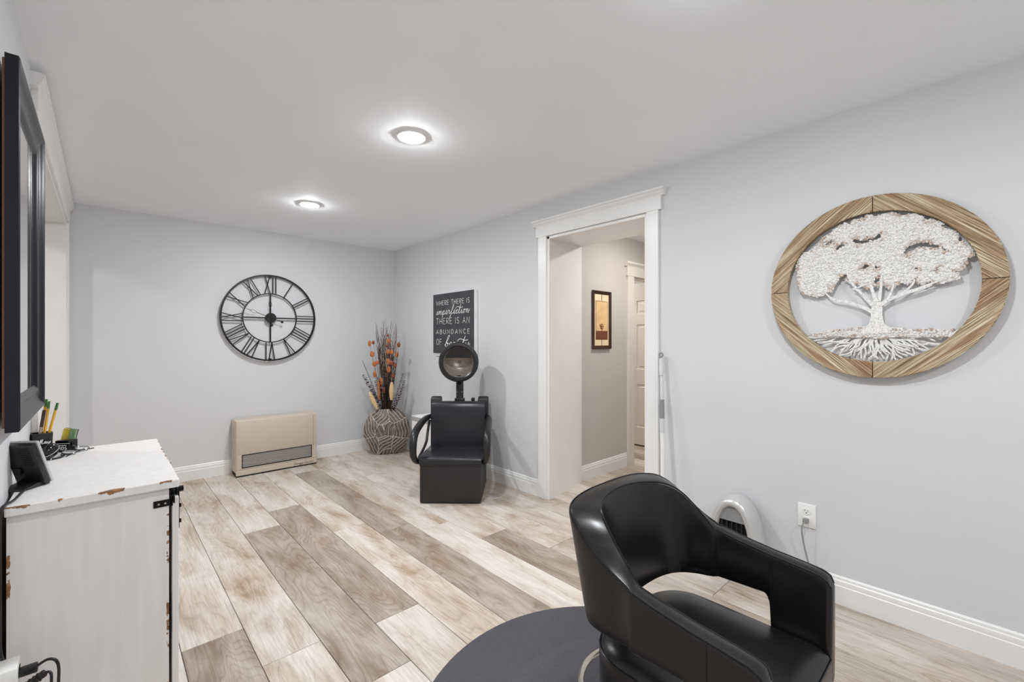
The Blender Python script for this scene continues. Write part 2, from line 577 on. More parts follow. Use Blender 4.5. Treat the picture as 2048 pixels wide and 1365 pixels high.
for k in range(-5, 23):
    xa, xb = PX0 + k * PW, PX0 + (k + 1) * PW
    ylo, yhi = (YB, YF) if -4 < k < 10 else ((0.9, 4.6) if k >= 10 else (2.4, YF))
    j = joints[k]
    ys = j - PL * math.ceil((j - ylo) / PL)
    while ys < yhi:
        y0, y1 = max(ys, ylo), min(ys + PL, yhi)
        if y1 - y0 > 0.03:
            if abs((y1 - y0) - PL) < 1e-4: me = full
            else: me = plank_mesh(PW - 0.0022, y1 - y0 - 0.0022)
            o = bpy.data.objects.new('plank', me)
            C.objects.link(o)
            o.parent = floor
            o.location = ((xa + xb) / 2, (y0 + y1) / 2, 0)
            t = None
            for (kk, yy), v in tones.items():
                if kk == k and abs(yy - ys) < 0.05: t = v
            if t is None: t = rnd.choice((0.05, 0.1, 0.3, 0.55, 0.8))
            o.color = (t, rnd.random(), 0, 1)
            npl += 1
        ys += PL

# ------------------------------------------------------------------ walls and ceiling
DZ = 2.045           # right opening height
D0, D1 = 1.476, 2.335
def wall(name, boxes, mat='wall'):
    g = G()
    for b in boxes: g.box(*b)
    return struct(g, name, mat, smooth=0)
WT = 0.52            # thick basement wall
wall('wall_far', [(-1.9, XR + WT, YF, YF + 0.12, -0.1, ZC + 0.1)])
# right wall: splayed opening, so the left reveal is built as a prism
g = G()
g.box(XR, XR + WT, YB, D0, -0.1, ZC + 0.1)
g.prism([(XR, D1), (XR + WT, 2.43), (XR + WT, YF), (XR, YF)], -0.1, ZC + 0.1, 'z')
g.prism([(XR, DZ - 0.015), (XR + WT, 2.072), (XR + WT, ZC + 0.1), (XR, ZC + 0.1)], D0, D1, 'y')
struct(g, 'wall_right', 'wall', smooth=0)
# left wall with a wide cased opening
L0, L1, LZ = 2.655, 4.665, 2.115
wall('wall_left', [(XL - WT, XL, YB, L0, -0.1, ZC + 0.1), (XL - WT, XL, L1, YF, -0.1, ZC + 0.1), (XL - WT, XL, L0, L1, LZ, ZC + 0.1)])
wall('wall_back', [(XL - WT, XR + WT, YB - 0.12, YB, -0.1, ZC + 0.1)])
struct(G().box(-1.9, 5.4, YB - 0.1, YF + 0.1, ZC, ZC + 0.12), 'ceiling', 'ceiling', smooth=0)
# space beyond the left opening
wall('wall_alcove', [(-1.9, -1.8, 1.9, YF, -0.1, ZC + 0.05), (-1.8, XL - WT, 1.9, 2.0, -0.1, ZC + 0.05)])
# hallway beyond the right opening
HZ = 2.255
HY = 2.44
wall('wall_hall', [(XR + WT, 3.89, HY, HY + 0.1, -0.1, HZ), (4.66, 5.4, HY, HY + 0.1, -0.1, HZ), (3.89, 4.66, HY, HY + 0.1, 1.885, HZ),
                   (XR + WT, 5.4, 0.98, 1.08, -0.1, HZ), (5.3, 5.4, 1.08, HY, -0.1, HZ)], 'hall_wall')
wall('wall_side_room', [(3.3, 3.4, HY + 0.1, 4.4, -0.1, HZ), (4.9, 5.0, HY + 0.1, 4.4, -0.1, HZ), (3.3, 5.0, 4.3, 4.4, -0.1, HZ)], 'hall_wall')
struct(G().box(XR + WT, 5.4, 0.98, 4.4, HZ, HZ + 0.03), 'ceiling_hall', 'ceiling', smooth=0)

# ------------------------------------------------------------------ baseboards
BB = [(0, 0), (0.015, 0), (0.015, 0.086), (0.0125, 0.089), (0.0125, 0.092), (0.0135, 0.1), (0.0115, 0.110), (0.0085, 0.1135), (0.0085, 0.117), (0.0075, 0.124), (0.003, 0.130), (0, 0.130)]
def baseboard(name, runs, mat='trim'):
    """runs: (axis, a, b, wallpos, normal sign)"""
    g = G()
    for ax, a, b, pos, sg in runs:
        poly = [(pos + sg * d, z) for d, z in BB]
        g.prism(poly, a, b, 'y' if ax == 'y' else 'x')
    return struct(g, name, mat, smooth=25)
baseboard('baseboard_far', [('x', XL, XR, YF, -1)])
baseboard('baseboard_right', [('y', 2.42, YF, XR, -1), ('y', YB, 1.393, XR, -1)])
baseboard('baseboard_left', [('y', YB, 2.57, XL, 1)])
baseboard('baseboard_hall', [('x', XR + WT, 3.79, HY, -1)])

# ------------------------------------------------------------------ right cased opening
g = G()
g.box(XR - 0.02, XR, 2.335, 2.42, 0, DZ, 0.002, 1)
g.box(XR - 0.02, XR, 1.393, 1.476, 0, DZ, 0.002, 1)
g.box(XR - 0.021, XR, 1.375, 2.445, DZ, 2.135, 0.002, 1)
capp = [(XR, 2.130), (XR - 0.021, 2.130), (XR - 0.026, 2.140), (XR - 0.032, 2.146), (XR - 0.036, 2.158), (XR - 0.044, 2.163), (XR - 0.044, 2.176), (XR, 2.176)]
g.prism(capp, 1.350, 2.470, 'y')
struct(g, 'trim_1', 'trim', smooth=25)
# reveal lining of the thick opening
g = G()
g.prism([(XR - 0.004, D1 - 0.02), (XR + WT, 2.412), (XR + WT, 2.43), (XR - 0.004, D1)], 0, DZ, 'z')
g.prism([(XR - 0.004, DZ - 0.022), (XR + WT, 2.052), (XR + WT, 2.07), (XR - 0.004, DZ - 0.004)], D0, 2.412, 'y')
g.box(XR - 0.004, XR + WT, D0 - 0.0, D0 + 0.018, 0, DZ - 0.02)
struct(g, 'trim_2', 'jamb', smooth=25)

# left cased opening
g = G()
g.box(XL, XL + 0.02, 2.57, L0, 0, LZ, 0.002, 1)
g.box(XL, XL + 0.02, L1, L1 + 0.085, 0, LZ, 0.002, 1)
g.box(XL, XL + 0.022, 2.55, L1 + 0.10, LZ, 2.225, 0.002, 1)
capl = [(XL, 2.22), (XL + 0.022, 2.22), (XL + 0.028, 2.232), (XL + 0.034, 2.238), (XL + 0.036, 2.252), (XL + 0.043, 2.257), (XL + 0.043, 2.274), (XL, 2.274)]
g.prism(capl, 2.505, L1 + 0.125, 'y')
g.box(XL - 0.006, XL + 0.008, 2.56, L1 + 0.09, LZ - 0.022, LZ - 0.002)
struct(g, 'trim_3', 'trim', smooth=25)
g = G()
g.box(XL - WT, XL + 0.004, L1 - 0.018, L1, 0, LZ)
g.box(XL - WT, XL + 0.004, L0, L0 + 0.018, 0, LZ)
g.box(XL - WT, XL + 0.004, L0, L1, LZ - 0.018, LZ)
struct(g, 'trim_4', 'jamb', smooth=25)

# hall door casing
g = G()
g.box(3.80, 3.905, HY - 0.02, HY, 0, 1.875, 0.002, 1)
g.box(4.645, 4.73, HY - 0.02, HY, 0, 1.875, 0.002, 1)
g.box(3.785, 4.75, HY - 0.022, HY, 1.875, 1.975, 0.002, 1)
cph = [(HY, 1.97), (HY - 0.022, 1.97), (HY - 0.03, 1.985), (HY - 0.042, 1.995), (HY - 0.042, 2.015), (HY, 2.015)]
g.prism(cph, 3.75, 4.785, 'x')
g.box(3.89, 3.905, HY, HY + 0.1, 0, 1.875)
g.box(4.645, 4.66, HY, HY + 0.1, 0, 1.875)
g.box(3.89, 4.66, HY, HY + 0.1, 1.865, 1.885)
struct(g, 'trim_5', 'door', smooth=25)

# open panelled door, hinged at the far jamb and swung into the side room
door = G()
DX0, DX1, DYa, DYb = 4.605, 4.64, 2.50, 3.24
def panel_door():
    core = G().box(DX0 + 0.007, DX1 - 0.007, DYa, DYb, 0.015, 1.905)
    o = struct(core, 'door_1', 'door', smooth=0)
    rails = [(0.015, 0.225), (0.72, 0.905), (1.42, 1.55), (1.70, 1.905)]
    for z0, z1 in rails:
        G().box(DX0, DX1, DYa, DYb, z0, z1, 0.004, 1).obj('rail', 'door', o)
    for y0, y1 in ((DYa, DYa + 0.10), ((DYa + DYb) / 2 - 0.05, (DYa + DYb) / 2 + 0.05), (DYb - 0.10, DYb)):
        G().box(DX0 + 0.0005, DX1 - 0.0005, y0, y1, 0.015, 1.905, 0.004, 1).obj('stile', 'door', o)
    for (a, b) in zip(rails, rails[1:]):
        for y0, y1 in ((DYa + 0.10, (DYa + DYb) / 2 - 0.05), ((DYa + DYb) / 2 + 0.05, DYb - 0.10)):
            G().box(DX0 + 0.002, DX1 - 0.002, y0 + 0.025, y1 - 0.025, a[1] + 0.025, b[0] - 0.025, 0.006, 1).obj('panel', 'door', o)
    return o
panel_door()

# ------------------------------------------------------------------ recessed downlights
def downlight(x, y, z, label, lens='lens_light', group='recessed ceiling downlights'):
    t = thing('recessed_downlight', label, 'downlight', (x, y, z), group=group)
    G().lathe([(0.067, -0.002), (0.068, -0.0090), (0.070, -0.0096), (0.076, -0.005), (0.078, 0.0)], 40).obj('trim_ring', 'white_plastic', t)
    G().lathe([(0.067, -0.004), (0.065, -0.008), (0.056, -0.014), (0.036, -0.018), (0.0, -0.0195)], 40).obj('lens', lens, t, smooth=60)
    return t
downlight(1.18, 2.048, ZC, 'lit round downlight in the ceiling, nearer and larger of the two in view')
downlight(1.18, 3.603, ZC, 'lit round downlight in the ceiling nearest the clock wall')
downlight(1.18, 0.49, ZC, 'added round downlight, out of view in the ceiling above the styling chair')  # unseen downlight, added to light the near end of the room
downlight(1.18, -1.06, ZC, 'added round downlight, out of view in the ceiling behind the styling chair')  # another added downlight out of view, brightens the room from behind
downlight(3.55, 1.75, HZ, 'warm round downlight in the hallway ceiling', 'lens_warm', 'hallway downlights')
downlight(4.2, 3.4, HZ, 'warm round downlight in the room behind the open door', 'lens_warm', 'hallway downlights')
downlight(-1.2, 3.6, ZC, 'warm round downlight beyond the wide left opening', 'lens_warm', 'hallway downlights')

# ------------------------------------------------------------------ stroke lettering
def arc(cx, cy, rx, ry, a0, a1, n=9):
    return [(cx + rx * math.cos(R(a0 + (a1 - a0) * i / (n - 1))), cy + ry * math.sin(R(a0 + (a1 - a0) * i / (n - 1)))) for i in range(n)]
CAPS = {
 'W': (0.85, [[(0, 1), (.2, 0), (.42, .8), (.64, 0), (.85, 1)]]),
 'H': (0.6, [[(0, 1), (0, 0)], [(.6, 1), (.6, 0)], [(0, .48), (.6, .5)]]),
 'E': (0.5, [[(.5, 1), (0, 1), (0, 0), (.5, 0)], [(0, .52), (.42, .52)]]),
 'R': (0.55, [[(0, 0), (0, 1), (.3, 1)] + arc(.3, .76, .24, .24, 80, -80) + [(.1, .5), (.55, 0)]]),
 'T': (0.6, [[(0, 1), (.6, 1)], [(.3, 1), (.3, 0)]]),
 'I': (0.05, [[(.02, 1), (.02, 0)]]),
 'S': (0.5, [arc(.26, .76, .22, .24, 30, 270) + arc(.24, .26, .24, .26, 90, -150)]),
 'A': (0.65, [[(0, 0), (.33, 1), (.65, 0)], [(.12, .34), (.53, .34)]]),
 'N': (0.6, [[(0, 0), (0, 1), (.6, 0), (.6, 1)]]),
 'B': (0.55, [[(0, 0), (0, 1), (.25, 1)] + arc(.25, .76, .22, .24, 80, -80) + [(.05, .52), (.27, .52)] + arc(.27, .26, .26, .26, 80, -80) + [(0, 0)]]),
 'U': (0.6, [[(0, 1), (0, .3)] + arc(.3, .3, .3, .3, 180, 360) + [(.6, 1)]]),
 'D': (0.6, [[(0, 0), (0, 1), (.2, 1)] + arc(.2, .5, .4, .5, 85, -85) + [(0, 0)]]),
 'C': (0.55, [arc(.34, .5, .34, .5, 50, 310, 13)]),
 'O': (0.6, [arc(.3, .5, .3, .5, 90, 450, 17)]),
 'F': (0.5, [[(.5, 1), (0, 1), (0, 0)], [(0, .52), (.4, .52)]]),
 'G': (0.6, [arc(.32, .5, .32, .5, 50, 330, 13) + [(.6, .45), (.36, .45)]]),
}
CUR = {
 'i': (.36, [(0, 0), (.10, .22), (.18, .44), (.17, .1), (.25, 0), (.36, .1)]),
 'm': (.72, [(0, .1), (.1, .42), (.15, .35), (.14, 0), (.2, .3), (.3, .44), (.35, .3), (.34, 0), (.4, .3), (.5, .44), (.55, .3), (.55, .05), (.63, 0), (.72, .1)]),
 'p': (.5, [(0, .1), (.13, .42), (.12, .1), (.06, -.45), (.12, .2), (.24, .43), (.37, .36), (.37, .13), (.27, .0), (.15, .06), (.32, .0), (.5, .1)]),
 'e': (.42, [(0, .05), (.15, .12), (.29, .3), (.24, .44), (.12, .36), (.1, .12), (.2, 0), (.32, .02), (.42, .12)]),
 'r': (.44, [(0, .1), (.1, .4), (.13, .49), (.2, .38), (.3, .38), (.28, .1), (.35, 0), (.44, .1)]),
 'f': (.46, [(0, .1), (.22, .4), (.42, .9), (.38, 1.05), (.27, .8), (.17, .2), (.08, -.45), (.01, -.5), (.05, -.25), (.22, .0), (.46, .1)]),
 'c': (.38, [(0, .1), (.25, .38), (.2, .44), (.1, .35), (.08, .1), (.18, 0), (.3, .04), (.38, .12)]),
 't': (.38, [(0, .1), (.16, .5), (.29, 1.05), (.2, .5), (.15, .1), (.22, 0), (.38, .1)]),
 'o': (.42, [(0, .15), (.13, .4), (.06, .2), (.12, .02), (.26, .05), (.3, .3), (.2, .44), (.14, .38), (.3, .35), (.42, .4)]),
 'n': (.62, [(0, .1), (.1, .42), (.15, .35), (.14, 0), (.22, .3), (.32, .44), (.38, .3), (.37, .05), (.46, 0), (.62, .4)]),
 'b': (.46, [(0, .1), (.2, .5), (.38, .98), (.3, 1.12), (.19, .8), (.09, .15), (.18, 0), (.32, .05), (.36, .25), (.27, .38), (.2, .3), (.46, .3)]),
 'a': (.48, [(0, .1), (.2, .4), (.3, .4), (.15, .42), (.06, .2), (.14, .02), (.28, .15), (.34, .42), (.31, .1), (.38, 0), (.48, .1)]),
 'u': (.52, [(0, .1), (.1, .42), (.1, .1), (.2, 0), (.32, .15), (.38, .42), (.35, .08), (.42, 0), (.52, .1)]),
 'y': (.58, [(0, .1), (.1, .42), (.1, .12), (.2, .02), (.34, .2), (.42, .45), (.32, -.3), (.18, -.52), (.1, -.36), (.35, -.05), (.58, .3)]),
 'g': (.5, [(0, .1), (.2, .4), (.3, .4), (.15, .42), (.06, .2), (.14, .02), (.28, .15), (.34, .42), (.28, -.3), (.14, -.5), (.08, -.35), (.3, -.02), (.5, .12)]),
 's': (.36, [(0, .05), (.16, .3), (.2, .46), (.22, .3), (.28, .12), (.18, 0), (.08, .04), (.36, .1)]),
 'v': (.42, [(0, .1), (.1, .42), (.16, .1), (.2, 0), (.3, .3), (.32, .44), (.42, .4)]),
 'E': (.62, [(.5, .85), (.36, 1.0), (.2, .85), (.3, .58), (.14, .45), (.04, .2), (.2, 0), (.42, .1), (.62, .12)]),
 'S': (.6, [(.5, .85), (.36, 1.02), (.2, .85), (.34, .5), (.3, .1), (.1, 0), (.02, .15), (.3, .08), (.6, .12)]),
 'M': (.8, [(0, 0), (.1, .5), (.2, .95), (.22, .4), (.24, .05), (.36, .6), (.46, .95), (.46, .4), (.5, .05), (.6, 0), (.8, .15)]),
}
def fit_line(g, strokes, s0, z0, wd, hs, rad, put, sm=False):
    w0 = max(p[0] for st in strokes for p in st)
    for st in strokes:
        pts = catmull(st, 4) if sm else st
        g.tube([put(s0 + p[0] * wd / w0, z0 + p[1] * hs) for p in pts], rad, 5)
def caps_strokes(text, gap=0.32, space=0.55):
    out, x = [], 0.0
    for ch in text:
        if ch == ' ':
            x += space; continue
        wd, sts = CAPS[ch]
        for st in sts: out.append([(x + a, b) for a, b in st])
        x += wd + gap
    return out
def cursive_strokes(text, slant=0.22, bar=True):
    pts, x, extra = [], 0.0, []
    for ch in text:
        wd, st = CUR[ch]
        pts += [(x + a + b * slant, b) for a, b in st[(1 if pts else 0):]]
        if ch == 't' and bar:
            extra.append([(x - .35, .52), (x - .2, .72), (x + .1, .74), (x + .4, .62), (x + .8, .66)])
        if ch == 'i':
            extra.append([(x + .32, .66), (x + .36, .70)])
        x += wd
    return [pts] + extra

# ------------------------------------------------------------------ chalk-style sign on right wall
SW, SH, SD = 0.69, 0.604, 0.038
sign = thing('wall_sign', 'black lettered quote sign with white edges on the wall behind the dryer chair', 'sign', (XR, 3.90, 1.104))
# local: x out of the wall is -x, s runs towards -y, z up
G().box(-SD, 0, -SW, 0, 0, SH, 0.0015, 1).obj('box_frame', 'white_lam', sign)
G().box(-SD - 0.0012, -SD, -SW + 0.004, -0.004, 0.004, SH - 0.003).obj('face_panel', 'chalk', sign, smooth=0)
G().box(-0.022, -0.004, -0.10, -0.02, -0.022, 0.0, 0.001, 1).obj('hanging_block', 'white_lam', sign)
put = lambda s, z: (-SD - 0.0012, -s, z)
def words(name, strokes, s0, z0, wd, hs, rad, sm=False):
    g = G()
    fit_line(g, strokes, s0, z0, wd, hs, rad, put, sm)
    for v in g.bm.verts:
        v.co.x = -SD - 0.0012 + (v.co.x + SD + 0.0012) * 0.3
    return g.obj(name, 'ink_white', sign)
TL, TW = 0.062, 0.555
def cap_line(text, s0, z0, wd, hs, rad, gap=0.32, space=0.55):
    x, items = 0.0, []
    for ch in text:
        if ch == ' ':
            x += space; continue
        w_, sts = CAPS[ch]
        items.append([[(x + a, b) for a, b in st_] for st_ in sts])
        x += w_ + gap
    tot = x - gap
    for sts in items:
        g = G()
        for st_ in sts:
            g.tube([put(s0 + p[0] * wd / tot, z0 + p[1] * hs) for p in st_], rad, 5)
        for v in g.bm.verts:
            v.co.x = -SD - 0.0012 + (v.co.x + SD + 0.0012) * 0.3
        g.obj('letter', 'ink_white', sign)
cap_line('WHERE THERE IS', TL, 0.487, TW, 0.044, 0.0024)
words('script_word', cursive_strokes('imperfection'), TL - 0.005, 0.393, TW + 0.01, 0.086, 0.0025, True)
cap_line('THERE IS AN', TL, 0.297, TW, 0.057, 0.0025)
cap_line('ABUNDANCE', TL, 0.198, TW, 0.042, 0.0025, 0.5)
cap_line('OF', TL + 0.003, 0.090, 0.092, 0.056, 0.0025)
words('script_word', cursive_strokes('beauty'), TL + 0.145, 0.072, 0.42, 0.10, 0.0032, True)

# ------------------------------------------------------------------ roman-numeral wall clock
clock = thing('wall_clock', 'large open black metal wall clock with roman numerals', 'clock', (1.196, YF, 1.456))
RO, RI, CY = 0.413, 0.236, -0.032   # plane offset out of wall (local y)
def ring(rad, sec_r, sec_d, name):
    n = 96
    rows = []
    for k in range(n):
        a = 2 * math.pi * k / n
        ca, sa = math.sin(a), math.cos(a)
        rows.append([((rad + dr) * ca, CY + dy, (rad + dr) * sa) for dr, dy in ((-sec_r, -sec_d), (sec_r, -sec_d), (sec_r, sec_d), (-sec_r, sec_d))])
    rows.append(rows[0])
    g = G(); g.grid(rows, wrap=True)
    bmesh.ops.remove_doubles(g.bm, verts=g.bm.verts, dist=1e-6)
    return g.obj(name, 'clock_metal', clock, smooth=40)
ring(RO, 0.0075, 0.010, 'outer_ring')
ring(RI, 0.0045, 0.006, 'inner_ring')
def bar(g, p, q, hw=0.0042, hd=0.004):
    """flat bar in the clock plane; p,q are (x,z)"""
    p, q = Vector((p[0], 0, p[1])), Vector((q[0], 0, q[1]))
    d = (q - p).normalized()
    nrm = Vector((d.z, 0, -d.x)) * hw
    pts = [(p + nrm), (p - nrm), (q - nrm), (q + nrm)]
    g.prism([(v.x, v.z) for v in pts], CY - hd, CY + hd, 'y')
NUM = {1: 'I', 2: 'II', 3: 'III', 4: 'IIII', 5: 'V', 6: 'VI', 7: 'VII', 8: 'VIII', 9: 'IX', 10: 'X', 11: 'XI', 12: 'XII'}
for h, txt in NUM.items():
    a = R(30 * h)
    ob = Vector((math.sin(a), math.cos(a)))         # outward (x,z)
    tg = Vector((math.cos(a), -math.sin(a)))        # clockwise tangent
    widths = {'I': 0.0, 'V': 0.05, 'X': 0.045}
    step = 0.026
    segs, x = [], 0.0
    for ch in txt:
        wd = widths[ch]
        if ch == 'I': segs.append(((x, 0), (x, 1)))
        elif ch == 'V': segs += [((x, 1), (x + wd / 2, 0)), ((x + wd, 1), (x + wd / 2, 0))]
        else: segs += [((x, 1), (x + wd, 0)), ((x + wd, 1), (x, 0))]
        x += wd + step
    x -= step
    g = G()
    for p, q in segs:
        def loc(pt):
            t, rr = pt[0] - x / 2, RI + 0.002 + pt[1] * (RO - RI - 0.004)
            v = ob * rr + tg * t
            return (v.x, v.y)
        bar(g, loc(p), loc(q))
    g.obj('numeral', 'clock_metal', clock, smooth=0)
for a in (0, 90, 180, 270):
    d = (math.sin(R(a)), math.cos(R(a)))
    g = G(); bar(g, (d[0] * 0.04, d[1] * 0.04), (d[0] * RI, d[1] * RI), 0.006, 0.005)
    g.obj('spoke', 'clock_metal', clock, smooth=0)
mt = Matrix.Translation((0, CY - 0.012, 0)) @ Matrix.Rotation(R(90), 4, 'X')
G().lathe([(0, 0.012), (0.047, 0.012), (0.048, 0.008), (0.048, -0.010), (0, -0.010)], 36, mtx=mt).obj('hub', 'clock_metal', clock)
for z in (-RO + 0.01, RO - 0.01):
    G().box(-0.012, 0.012, CY, 0, z - 0.008, z + 0.008).obj('wall_bracket', 'clock_metal', clock, smooth=0)
def hand(ang, length, tail, name):
    a = R(ang)
    d = Vector((math.sin(a), 0, math.cos(a)))
    n_ = Vector((d.z, 0, -d.x))
    y = CY - 0.026
    g = G()
    def P3(r, s): 
        v = d * r + n_ * s
        return (v.x, y, v.z)
    g.tube([P3(-tail, 0), P3(length * 0.52, 0)], 0.0028, 6)
    lp = [P3(length * 0.52 + 0.026 * (1 - math.cos(t)), 0.011 * math.sin(t)) for t in [2 * math.pi * i / 16 for i in range(16)]]
    g.tube(lp, 0.0017, 5, closed=True)
    g.tube([P3(length * 0.52 + 0.052, 0), P3(length, 0)], [0.0026, 0.0008], 6)
    g.ell(P3(-tail, 0), (0.013, 0.004, 0.013), 12, 8)
    g.obj(name, 'clock_metal', clock)
hand(-69, 0.26, 0.105, 'minute_hand')
hand(-3, 0.20, 0.07, 'hour_hand')

# ------------------------------------------------------------------ beige wall furnace
hx0, hx1, hyf, hz0, hz1 = 0.872, 1.574, 4.592, 0.012, 0.508
ht = thing('wall_heater', 'beige direct vent wall heater with a slatted grille low on its front', 'heater', ((hx0 + hx1) / 2, hyf, 0))
w2 = (hx1 - hx0) / 2
G().box(-w2, w2, 0.012, YF - hyf - 0.016, hz0 + 0.02, hz1, 0.008, 3).obj('cabinet', 'beige', ht)
# front shell with opening for the grille
gx0, gx1, gz0, gz1 = -w2 + 0.048, w2 - 0.050, 0.078, 0.196
g = G()
g.box(-w2 + 0.004, w2 - 0.004, 0, 0.02, gz1, hz1 - 0.004, 0.005, 2)
g.box(-w2 + 0.004, gx0, 0, 0.02, 0.062, gz1 + 0.004, 0.004, 1)
g.box(gx1, w2 - 0.004, 0, 0.02, 0.062, gz1 + 0.004, 0.004, 1)
g.box(gx0 - 0.004, gx1 + 0.004, 0, 0.02, 0.062, gz0, 0.003, 1)
g.obj('front_panel', 'beige', ht)
G().box(-w2 + 0.002, w2 - 0.002, -0.002, 0.022, hz0, 0.060, 0.003, 1).obj('lower_strip', 'beige', ht)
G().box(w2 - 0.036, w2 - 0.033, -0.0005, 0.002, gz1 - 0.02, hz1 - 0.02).obj('panel_groove', 'beige_dark', ht, smooth=0)
G().box(gx0, gx1, 0.014, 0.02, gz0, gz1).obj('grille_back', 'dark_slot', ht, smooth=0)
g = G()
for a, b_, c_, d_ in ((gx0, gx1, gz1 - 0.004, gz1 + 0.001), (gx0, gx1, gz0 - 0.001, gz0 + 0.004), (gx0 - 0.001, gx0 + 0.004, gz0, gz1), (gx1 - 0.004, gx1 + 0.001, gz0, gz1)):
    g.box(a, b_, -0.002, 0.004, c_, d_)
g.obj('grille_frame', 'dark_slot', ht, smooth=0)
sm_ = None
for i in range(9):
    z = gz0 + 0.011 + i * (gz1 - gz0 - 0.020) / 8
    if sm_ is None:
        sm_ = G().box(gx0 + 0.004, gx1 - 0.004, -0.0005, 0.010, -0.0019, 0.0019, 0.0006, 1).obj('slat', 'slat_grey', ht)
        o = sm_
    else:
        o = dup(sm_, ht)
    o.location.z = z
G().box(-w2 + 0.004, w2 - 0.004, 0.006, YF - hyf - 0.03, 0.0, 0.034).obj('toe_base', 'dark_slot', ht, smooth=0)
g = G()
for s_, x0_, wd_ in (('Energy', 0.13, 0.09), ('Saver', 0.225, 0.08)):
    fit_line(g, cursive_strokes(s_), x0_, 0.026, wd_, 0.024, 0.0011, lambda s, z: (s, -0.0022, z), True)
g.box(0.312, 0.318, -0.0026, 0, 0.030, 0.036)
g.obj('lettering', 'ink_dark', ht)
g = G()
for i in range(14):
    for j in range(3):
        g.box(-w2 - 0.0006, -w2 + 0.001, 0.05 + j * 0.035, 0.055 + j * 0.035 + 0.012, 0.1 + i * 0.025, 0.105 + i * 0.025)
g.obj('side_vents', 'beige_dark', ht, smooth=0, kind='stuff')

# ------------------------------------------------------------------ carved disc vase
VX, VY = 2.275, 4.475
fwd = Vector((math.sin(R(42.74)), math.cos(R(42.74)), 0))
vase = thing('vase', 'large round flattened vase with carved grey leaf pattern in the corner', 'vase', (VX, VY, 0), rz=-R(27))
VW, VA, VC = 0.247, 0.272, 0.246
nu, nv = 300, 170
# carving regions: (centre s, centre z, stripe angle deg, stripe pitch, curvature, reach)
REG = [(-0.19, 0.30, 104, 0.021, 1.6, 1.0), (-0.05, 0.42, 55, 0.024, -2.0, 0.85), (0.09, 0.44, 128, 0.024, 2.0, 0.9), (0.16, 0.27, 96, 0.024, -1.5, 1.0),
       (0.02, 0.28, 74, 0.034, 2.2, 0.75), (-0.07, 0.26, 118, 0.036, -2.5, 0.7), (-0.02, 0.12, 36, 0.025, 2.0, 1.0), (0.12, 0.10, 44, 0.023, 2.5, 1.0), (-0.14, 0.12, 112, 0.021, 1.2, 0.85), (0.0, 0.03, 62, 0.026, 2.0, 0.7)]
REG = np.array(REG)
def carve(px, z, off):
    """returns (ridge 0..1, scoop depth 0..1)"""
    dx, dz = px + off - REG[:, 0], z - REG[:, 1]
    wob = 0.012 * math.sin(31 * px + 17 * z) + 0.010 * math.sin(43 * z - 19 * px + 1.3)
    dist = np.sqrt(dx * dx + dz * dz) / REG[:, 5] + wob
    k = int(dist.argmin())
    d2 = np.partition(dist, 1)
    edge = d2[1] - d2[0]
    an = math.radians(REG[k, 2])
    al = dx[k] * math.cos(an) + dz[k] * math.sin(an)
    ac = -dx[k] * math.sin(an) + dz[k] * math.cos(an) + REG[k, 4] * al * al + 0.006 * math.sin(38 * al + k)
    pt_ = REG[k, 3] * 1.35
    ph = ac / pt_
    fr = abs(ph - round(ph)) * pt_          # metres to nearest stripe line
    m = min(fr, edge * 0.5)
    return max(0.0, 1 - m / 0.0048), min(1.0, m / 0.011)
V, F, RID = [], [], []
for side_seed in (0,):
    for j in range(nv + 1):
        z = 0.0 + (2 * VC) * j / nv
        q = (z - VC) / VA
        hw = VW * math.sqrt(max(0.0, 1 - q * q))
        hd = 0.030 + 0.075 * (1 - abs(q) ** 2.4)
        for i in range(nu):
            a = 2 * math.pi * i / nu
            ca, sa = math.cos(a), math.sin(a)
            ex = 2 / 2.3
            px = hw * math.copysign(abs(ca) ** ex, ca)
            py = hd * math.copysign(abs(sa) ** ex, sa)
            off = 0.17 if sa > 0 else 0.0
            rid, sc_ = carve(px, z, off * 0.4)
            disp = -0.0080 * sc_
            nx_, ny_ = (ca, sa)
            V.append((px + nx_ * disp, py + ny_ * disp, z))
            RID.append(rid)
for j in range(nv):
    for i in range(nu):
        F.append((j * nu + i, j * nu + (i + 1) % nu, (j + 1) * nu + (i + 1) % nu, (j + 1) * nu + i))
# inner throat and bottom
base_i = len(V)
F.append(tuple(reversed(range(nu))))
top0 = nv * nu
for depth, shrink in ((0.0, 0.86), (-0.10, 0.82)):
    for i in range(nu):
        x, y, z = V[top0 + i]
        V.append((x * shrink, y * shrink, z + depth)); RID.append(0)
for i in range(nu):
    F.append((top0 + i, top0 + (i + 1) % nu, base_i + (i + 1) % nu, base_i + i))
    F.append((base_i + i, base_i + (i + 1) % nu, base_i + nu + (i + 1) % nu, base_i + nu + i))
F.append(tuple(base_i + nu + i for i in range(nu)))
me = bpy.data.meshes.new('body')
me.from_pydata(V, [], F); me.update()
at = me.attributes.new('ridge', 'FLOAT', 'POINT')
at.data.foreach_set('value', RID)
me.shade_smooth(); me.set_sharp_from_angle(angle=R(50))
me.materials.append(M['vase'])
o = bpy.data.objects.new('body', me); C.objects.link(o); o.parent = vase

